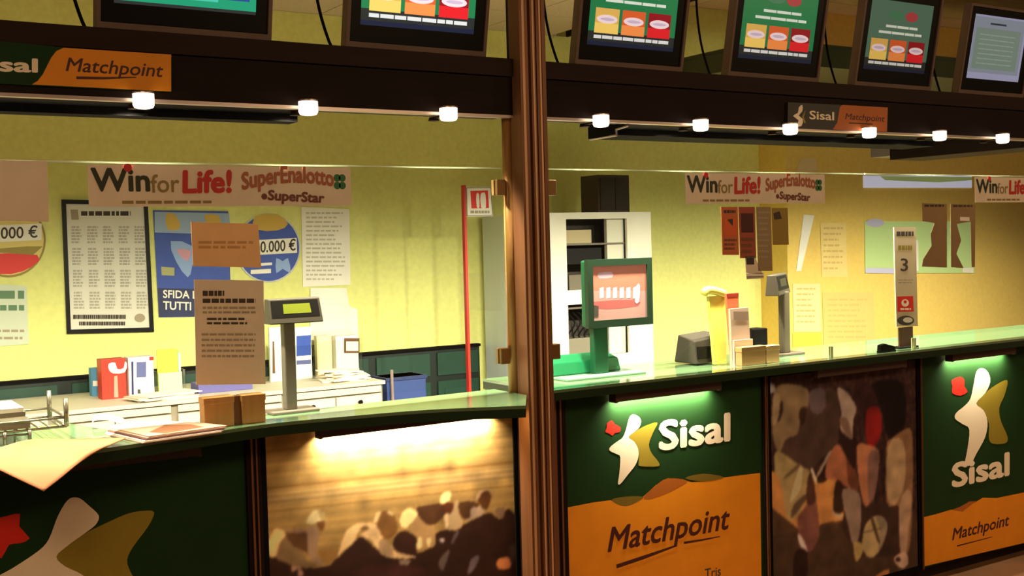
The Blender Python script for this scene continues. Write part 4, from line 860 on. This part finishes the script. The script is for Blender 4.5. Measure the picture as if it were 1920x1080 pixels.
# pole displays
def pole_display(label, bx, by, Y, head, pole, ang, lit):
    x = uy(bx, by, Y).x; zt = uy(pole, head[1], Y).z; zb = uy(pole, head[3], Y).z
    dk = grey_m if lit else mat('dark_grey_pole', (84, 74, 58), .5)
    t = thing('pole_display', label, 'display', (x, Y, CT))
    MB().box(x-.085, x+.10, Y-.045, Y+.07, CT, CT+.012).build('base', dk, t, bevel=.004)
    MB().box(x-.022, x+.022, Y-.018, Y+.022, CT+.012, zb+.012).build('pole', dk, t, bevel=.004)
    W = uy(head[2], by, Y).x-uy(head[0], by, Y).x; cx = (uy(head[0], head[1], Y).x+uy(head[2], head[1], Y).x)/2
    W *= 1+.75*(ang > 0); M = Matrix.Translation((cx, Y, zb)) @ Matrix.Rotation(ang, 4, 'Z')
    H = zt-zb; w2 = W/2
    def tr(pts): return [M @ Vector(p) for p in pts]
    MB().hexa(tr([(-w2, -.03, 0), (w2, -.03, 0), (w2, .04, 0), (-w2, .04, 0)]), tr([(-w2, -.012, H), (w2*.93, -.012, H), (w2*.93, .03, H), (-w2, .03, H)])).build('head', mat('dark_grey_plastic', (58, 52, 40), .45), t, bevel=.004)
    f = lambda u, v, d: M @ Vector((-w2+W*u, -.03+.018*v-d, H*v))
    MB().face([f(.04, .25, .0008), (f(.94, .25, .0008)), f(.92, .92, .0008), f(.04, .92, .0008)]).build('window', black, t)
    MB().face([f(.26, .40, .0016), f(.78, .40, .0016), f(.76, .78, .0016), f(.26, .78, .0016)]).build('readout', mat('readout_olive', (104, 112, 20), .3, emit=.35) if lit else mat('readout_dark', (44, 40, 26), .4), t)
pole_display('grey customer display on a pole beside the tan letter', 545, 775, 4.05, (500, 559, 600, 606), 545, 0, True)
pole_display('grey customer display on a pole turned away, before the right wall', 1472, 668, 4.20, (1432, 513, 1488, 551), 1472, .62, False)

def small_box(name, label, cat, x0, x1, yt, yb, m, dep=.09, group=None, Y=None):
    base = uz((x0+x1)/2, yb, CT); Y = Y or base.y; a, b = uy(x0, yb, Y).x, uy(x1, yb, Y).x; zt = uy((x0+x1)/2, yt, Y).z
    t = thing(name, label, cat, ((a+b)/2, Y+dep/2, CT), group)
    MB().box(a, b, Y, Y+dep, CT, zt).build('body', m, t, bevel=.003)
    MB().box(a-.002, b+.002, Y-.002, Y+dep+.002, zt-.022, zt+.001).build('lid', m, t, bevel=.002)
    return t
small_box('wooden_box', 'light brown wooden block box left of the pole display, left one', 'box', 384, 440, 745, 800, wood, .055, Y=3.880)
small_box('wooden_box', 'light brown wooden block box left of the pole display, right one', 'box', 456, 499, 740, 795, wood, .055, Y=3.885)
tag(MB().box(uy(441, 790, 3.90).x, uy(455, 790, 3.90).x, 3.90, 3.935, CT, uy(448, 742, 3.9).z).build('dark_box_side', wood_d), 'dark brown slab as the darker box side between the two wooden block boxes', 'card')  # slab coloured dark to serve as the darker side of a box
small_box('wooden_box', 'brown box on the right counter at the foot of leaflet holder', 'box', 1391, 1436, 650, 686, mat('tan_box', (176, 138, 84), .55), .04, Y=3.972)
small_box('wooden_box', 'pale tan box beside the right pole display foot', 'box', 1438, 1462, 648, 682, mat('pale_tan_box', (206, 172, 116), .55), .04, Y=3.972)
tag(MB().box(uy(1412, 640, 4.16).x, uy(1440, 640, 4.16).x, 4.16, 4.24, CT, uy(1425, 616, 4.16).z).build('card_reader', black, bevel=.006), 'small black device behind the brown box on the right counter', 'device')
# black printer
Y = 4.14
a, b = uy(1305, 685, Y), uy(1352, 685, Y); zt = uy(1330, 625, Y).z
t = thing('printer', 'black ticket printer with slanted lid on the right counter', 'printer', ((a.x+b.x)/2, Y+.08, CT))
MB().hexa([(a.x, Y, CT+.008), (b.x+.03, Y, CT+.008), (b.x+.03, Y+.16, CT+.008), (a.x, Y+.16, CT+.008)], [(a.x, Y+.01, zt-.035), (b.x+.03, Y+.01, zt-.01), (b.x+.03, Y+.15, zt), (a.x+.02, Y+.15, zt-.01)]).build('body', mat('printer_grey', (62, 56, 48), .45), t, bevel=.006)
MB().box(a.x+.012, b.x+.02, Y-.003, Y+.006, CT+.03, zt-.06).build('front_plate', black, t, bevel=.002)
for x in (a.x+.02, b.x-.0): MB().box(x-.01, x+.01, Y+.005, Y+.03, CT, CT+.008).build('foot', black, t)
# leaflet stands on right counter
t = thing('leaflet_stand', 'clear stand with yellow and red leaflets on the right counter', 'leaflets', (uy(1355, 680, 4.09).x, 4.09, CT))
a, b, c = uy(1340, 660, 4.10), uy(1362, 660, 4.10), uy(1388, 660, 4.06)
z1, z2 = uy(1336, 556, 4.10).z, uy(1370, 550, 4.06).z
MB().hexa([(a.x, 4.10, CT+.004), (b.x, 4.10, CT+.004), (b.x, 4.118, CT+.004), (a.x, 4.118, CT+.004)], [(a.x-.02, 4.11, z1), (b.x+.01, 4.11, z1), (b.x+.01, 4.128, z1), (a.x-.02, 4.128, z1)]).build('leaflet', mat('yellow_leaflet', (226, 216, 92), .5), t)
MB().tube(smooth([(a.x-.055, 4.112, z1+.012), (a.x-.03, 4.114, z1+.03), (a.x+.02, 4.116, z1+.026), (b.x+.02, 4.116, z1+.005)], 4, False), [.010]+[.020]*11+[.012], 10).build('curled_leaflet', MATS['yellow_leaflet'], t, smooth=True)
MB().hexa([(b.x, 4.062, CT+.004), (c.x, 4.062, CT+.004), (c.x, 4.075, CT+.004), (b.x, 4.075, CT+.004)], [(b.x-.025, 4.065, z2), (c.x, 4.065, z2), (c.x, 4.08, z2), (b.x-.025, 4.08, z2)]).build('leaflet', mat('orange_leaflet', (224, 96, 60), .5), t)
MB().box(b.x-.024, c.x, 4.0635, 4.0645, z2-.016, z2-.002).build('leaflet_band', mat('dark_red_band', (150, 40, 24), .5), t)
MB().box(a.x-.01, c.x+.004, 4.057, 4.060, CT, CT+.11).box(a.x-.01, c.x+.004, 4.13, 4.133, CT, CT+.11).box(a.x-.01, c.x+.004, 4.060, 4.13, CT, CT+.003).build('holder', pgle, t)
Y = 4.032
a, b = uy(1374, 680, Y), uy(1409, 680, Y); zt = uy(1390, 578, Y).z
t = thing('slip_dispenser', 'grey pink slip dispenser before the red leaflets on the right counter', 'dispenser', ((a.x+b.x)/2, Y, CT))
MB().hexa([(a.x, Y, CT), (b.x, Y, CT), (b.x, Y+.02, CT), (a.x, Y+.02, CT)], [(a.x-.004, Y+.008, zt), (b.x-.006, Y+.008, zt), (b.x-.006, Y+.02, zt), (a.x-.004, Y+.02, zt)]).build('card', mat('grey_pink', (178, 152, 132), .6), t)
MB().box(a.x, b.x, Y-.012, Y-.001, CT, CT+.12).build('pocket', mat('grey_pink_light', (200, 178, 156), .6), t)
S = Sheet(Y+.004); S.poly([(1376, 600), (1404, 600), (1403, 584), (1375, 584)], mat('grey_brown_print', (140, 116, 98), .6)); S.build('print', t)

# numbered counter sign
Y = 3.99
t = thing('number_sign', 'narrow counter sign numbered 3 with red square, on a dark stem', 'sign', (uy(1698, 655, Y).x, Y, CT))
MB().prism([uy(x, y, Y) for x, y in ((1681, 613), (1721, 611), (1717, 426), (1676, 426))], (0, .006, 0)).build('plate', mat('sign_tan', (206, 184, 150), .6), t)
S = Sheet(Y-.0003)
S.bars((1681, 434, 1713, 444), 1, ink_d, .85, 0, 5).bars((1684, 460, 1710, 470), 1, olive, .85, 0, 5).text('3', (1689, 508), (1702, 508), (1689, 485), ink_d, bold=.015).bars((1684, 524, 1712, 534), 2, ink, .35, .1, 4)
S.poly([(1683, 585), (1713, 584), (1712, 555), (1682, 556)], red).poly(ring(1697, 568, 7, 7)[::-1], cream).poly(ring(1697, 566, 3, 3)[::-1], red).bars((1688, 578, 1708, 582), 1, cream, .8, 0, 3)
S.poly(ring(1698, 601, 16, 9)[::-1], ink_d).poly(ring(1702, 600, 9, 5)[::-1], tan_p); S.build('lettering', t)
a, b = uy(1686, 640, Y), uy(1712, 640, Y); z = uy(1700, 613, Y).z
MB().box(a.x, b.x, Y+.0, Y+.008, CT+.01, z).build('stem', mat('stem_brown', (90, 62, 38), .5), t)
MB().box(a.x-.02, b.x+.02, Y-.02, Y+.04, CT, CT+.01).build('base', black, t)
c = uz(1662, 660, CT); t = thing('stapler', 'small black stapler lying on the counter left of the numbered sign', 'stapler', (c.x, c.y, CT))
MB().box(c.x-.06, c.x+.06, c.y-.014, c.y+.014, CT, CT+.010).build('base', black, t, bevel=.003)
MB().prism([(c.x-.06, c.y-.012, CT+.0105), (c.x+.06, c.y-.012, CT+.0105), (c.x+.055, c.y-.012, CT+.026), (c.x-.02, c.y-.012, CT+.045), (c.x-.055, c.y-.012, CT+.04)], (0, .024, 0)).build('arm', black, t, bevel=.003)

# wire tray with papers behind the glass, far left
t = thing('wire_tray', 'chrome wire letter tray behind the glass at far left', 'tray', (.66, 4.2, CT))
wm = mat('wire_chrome', (130, 122, 104), .3, .8)
TYF, TYB = 3.99, 4.27
xa, xb = uy(-40, 800, TYF).x, uy(125, 800, TYF).x
zb_, zt = uy(125, 799, TYF).z, uy(125, 747, TYF).z
mb = MB()
for x in (xa, uy(8, 800, TYF).x, uy(55, 800, TYF).x):
    for y in (TYF, TYB): mb.tube([(x, y, CT+.004), (x, y, zb_)], .006, 8)
for x in (xa, xb):
    for y in (TYF, TYB): mb.tube([(x, y, zb_), (x, y, zt)], .008, 8)
for zz in (zb_, zb_+.03):
    for y in (TYF, TYB): mb.tube([(xa, y, zz), (xb, y, zz)], .0045, 6)
    for x in (xa, xb): mb.tube([(x, TYF, zz), (x, TYB, zz)], .0045, 6)
mb.tube([(xa, TYF, CT+.03), (uy(55, 800, TYF).x, TYF, CT+.03)], .004, 6)
for k in range(8):
    x = xa+(xb-xa)*(k+.5)/8; mb.tube([(x, TYF, zb_), (x, TYB, zb_)], .003, 6)
mb.build('wire_frame', wm, t, smooth=True)
for x in (xa, uy(55, 800, TYF).x):
    for y in (TYF, TYB): MB().lathe((x, y, CT), [(.012, 0), (.012, .004)], 10).build('foot', black, t)
t = thing('tray_papers', 'sheaf of grey white papers lying in the chrome wire tray', 'papers', (xa+.15, 4.1, zb_+.005))
zp = [zb_+.0048, zb_+.03, zb_+.045, zb_+.06]
for i in range(4): MB().box(xa+.012, uy(58-4*i, 800, TYF).x, TYF+.010, TYB-.012-.01*i, zp[i], zp[i]+(.025 if i == 0 else .0145)).build('paper_sheaf', (mat('grey_sheaf', (120, 112, 90), .7), white_p, MATS['grey_sheaf'], white_p)[i], t)

# folded newspaper and the peach sheet draped over the edge
z = CT
t = thing('newspaper', 'folded pinkish newspaper lying on the left countertop edge', 'newspaper', tuple(uz(310, 815, z)))
o1 = [uz(x, y, z+.0005) for x, y in ((196, 815), (268, 832), (416, 811), (372, 806), (300, 802), (215, 803))]
for i in range(5):
    d = Vector((.006*i, .004*i, .004*i)); MB().prism([p+d for p in o1], (0, 0, .0035)).build('page', (mat('newsprint', (206, 168, 140), .8), white_p, mat('newsprint_dark', (96, 52, 40), .8))[(i % 3) if i < 4 else 0], t)
d = Vector((.02, .014, .0205)); MB().face([p+d for p in [uz(x, y, z) for x, y in ((270, 824), (300, 827), (375, 814), (350, 809), (300, 810))]]).build('photo', mat('news_photo', (150, 92, 56), .8), t)
c0, c1 = uz(172, 806, z), uz(232, 808, z)
mb = MB()
pts = smooth([(c0.x, c0.y, z+.012), (c0.x+.01, c0.y, z+.030), (c0.x+.06, c0.y+.01, z+.026), (c1.x, c1.y, z+.022)], 4, False)
for i in range(len(pts)-1):
    a, b = pts[i], pts[i+1]; e = Vector((.03, .12, 0)); mb.hexa([a, b, b+e, a+e], [a+Vector((0, 0, .004)), b+Vector((0, 0, .004)), b+e+Vector((0, 0, .004)), a+e+Vector((0, 0, .004))])
mb.build('curled_page', white_p, t)
t = thing('peach_sheet', 'peach paper sheet draped over the left countertop edge', 'paper', tuple(uz(150, 850, z)))
R_ = smooth([uz(235, 821, z+.022), uz(210, 832, z+.022), uz(185, 843, z+.014), uy(150, 866, 3.60), uy(118, 892, 3.52), uy(82, 920, 3.45)], 5, False)
T_ = smooth([uz(235, 821, z+.022), uz(170, 822, z+.012), uz(105, 826, z+.006), uy(60, 833, 3.86), uy(0, 848, 3.76), uy(-45, 860, 3.66)], 5, False)
apex = uy(-45, 860, 3.66)
mb = MB(); vs = []; fs = []; nt_, ns_ = len(R_), len(T_)
for i in range(nt_):
    t_ = i/(nt_-1)
    for k in range(ns_):
        s_ = k/(ns_-1); B0 = R_[-1].lerp(apex, s_)
        p = T_[k].lerp(B0, t_)+(R_[i]-T_[0].lerp(R_[-1], t_))*(1-s_); p.z += .035*math.sin(math.pi*t_)*math.sin(math.pi*s_); vs.append(p)
for i in range(nt_-1):
    for k in range(ns_-1): fs.append((i*ns_+k, i*ns_+k+1, (i+1)*ns_+k+1, (i+1)*ns_+k))
mb.raw(vs, fs); o = mb.build('page', mat('peach_page', (208, 136, 84), .8, noise=.03), t, smooth=True)
sm2 = o.modifiers.new('thick', 'SOLIDIFY'); sm2.thickness = .003

for o in list(bpy.data.objects):
    if '_o' in o: del o['_o']
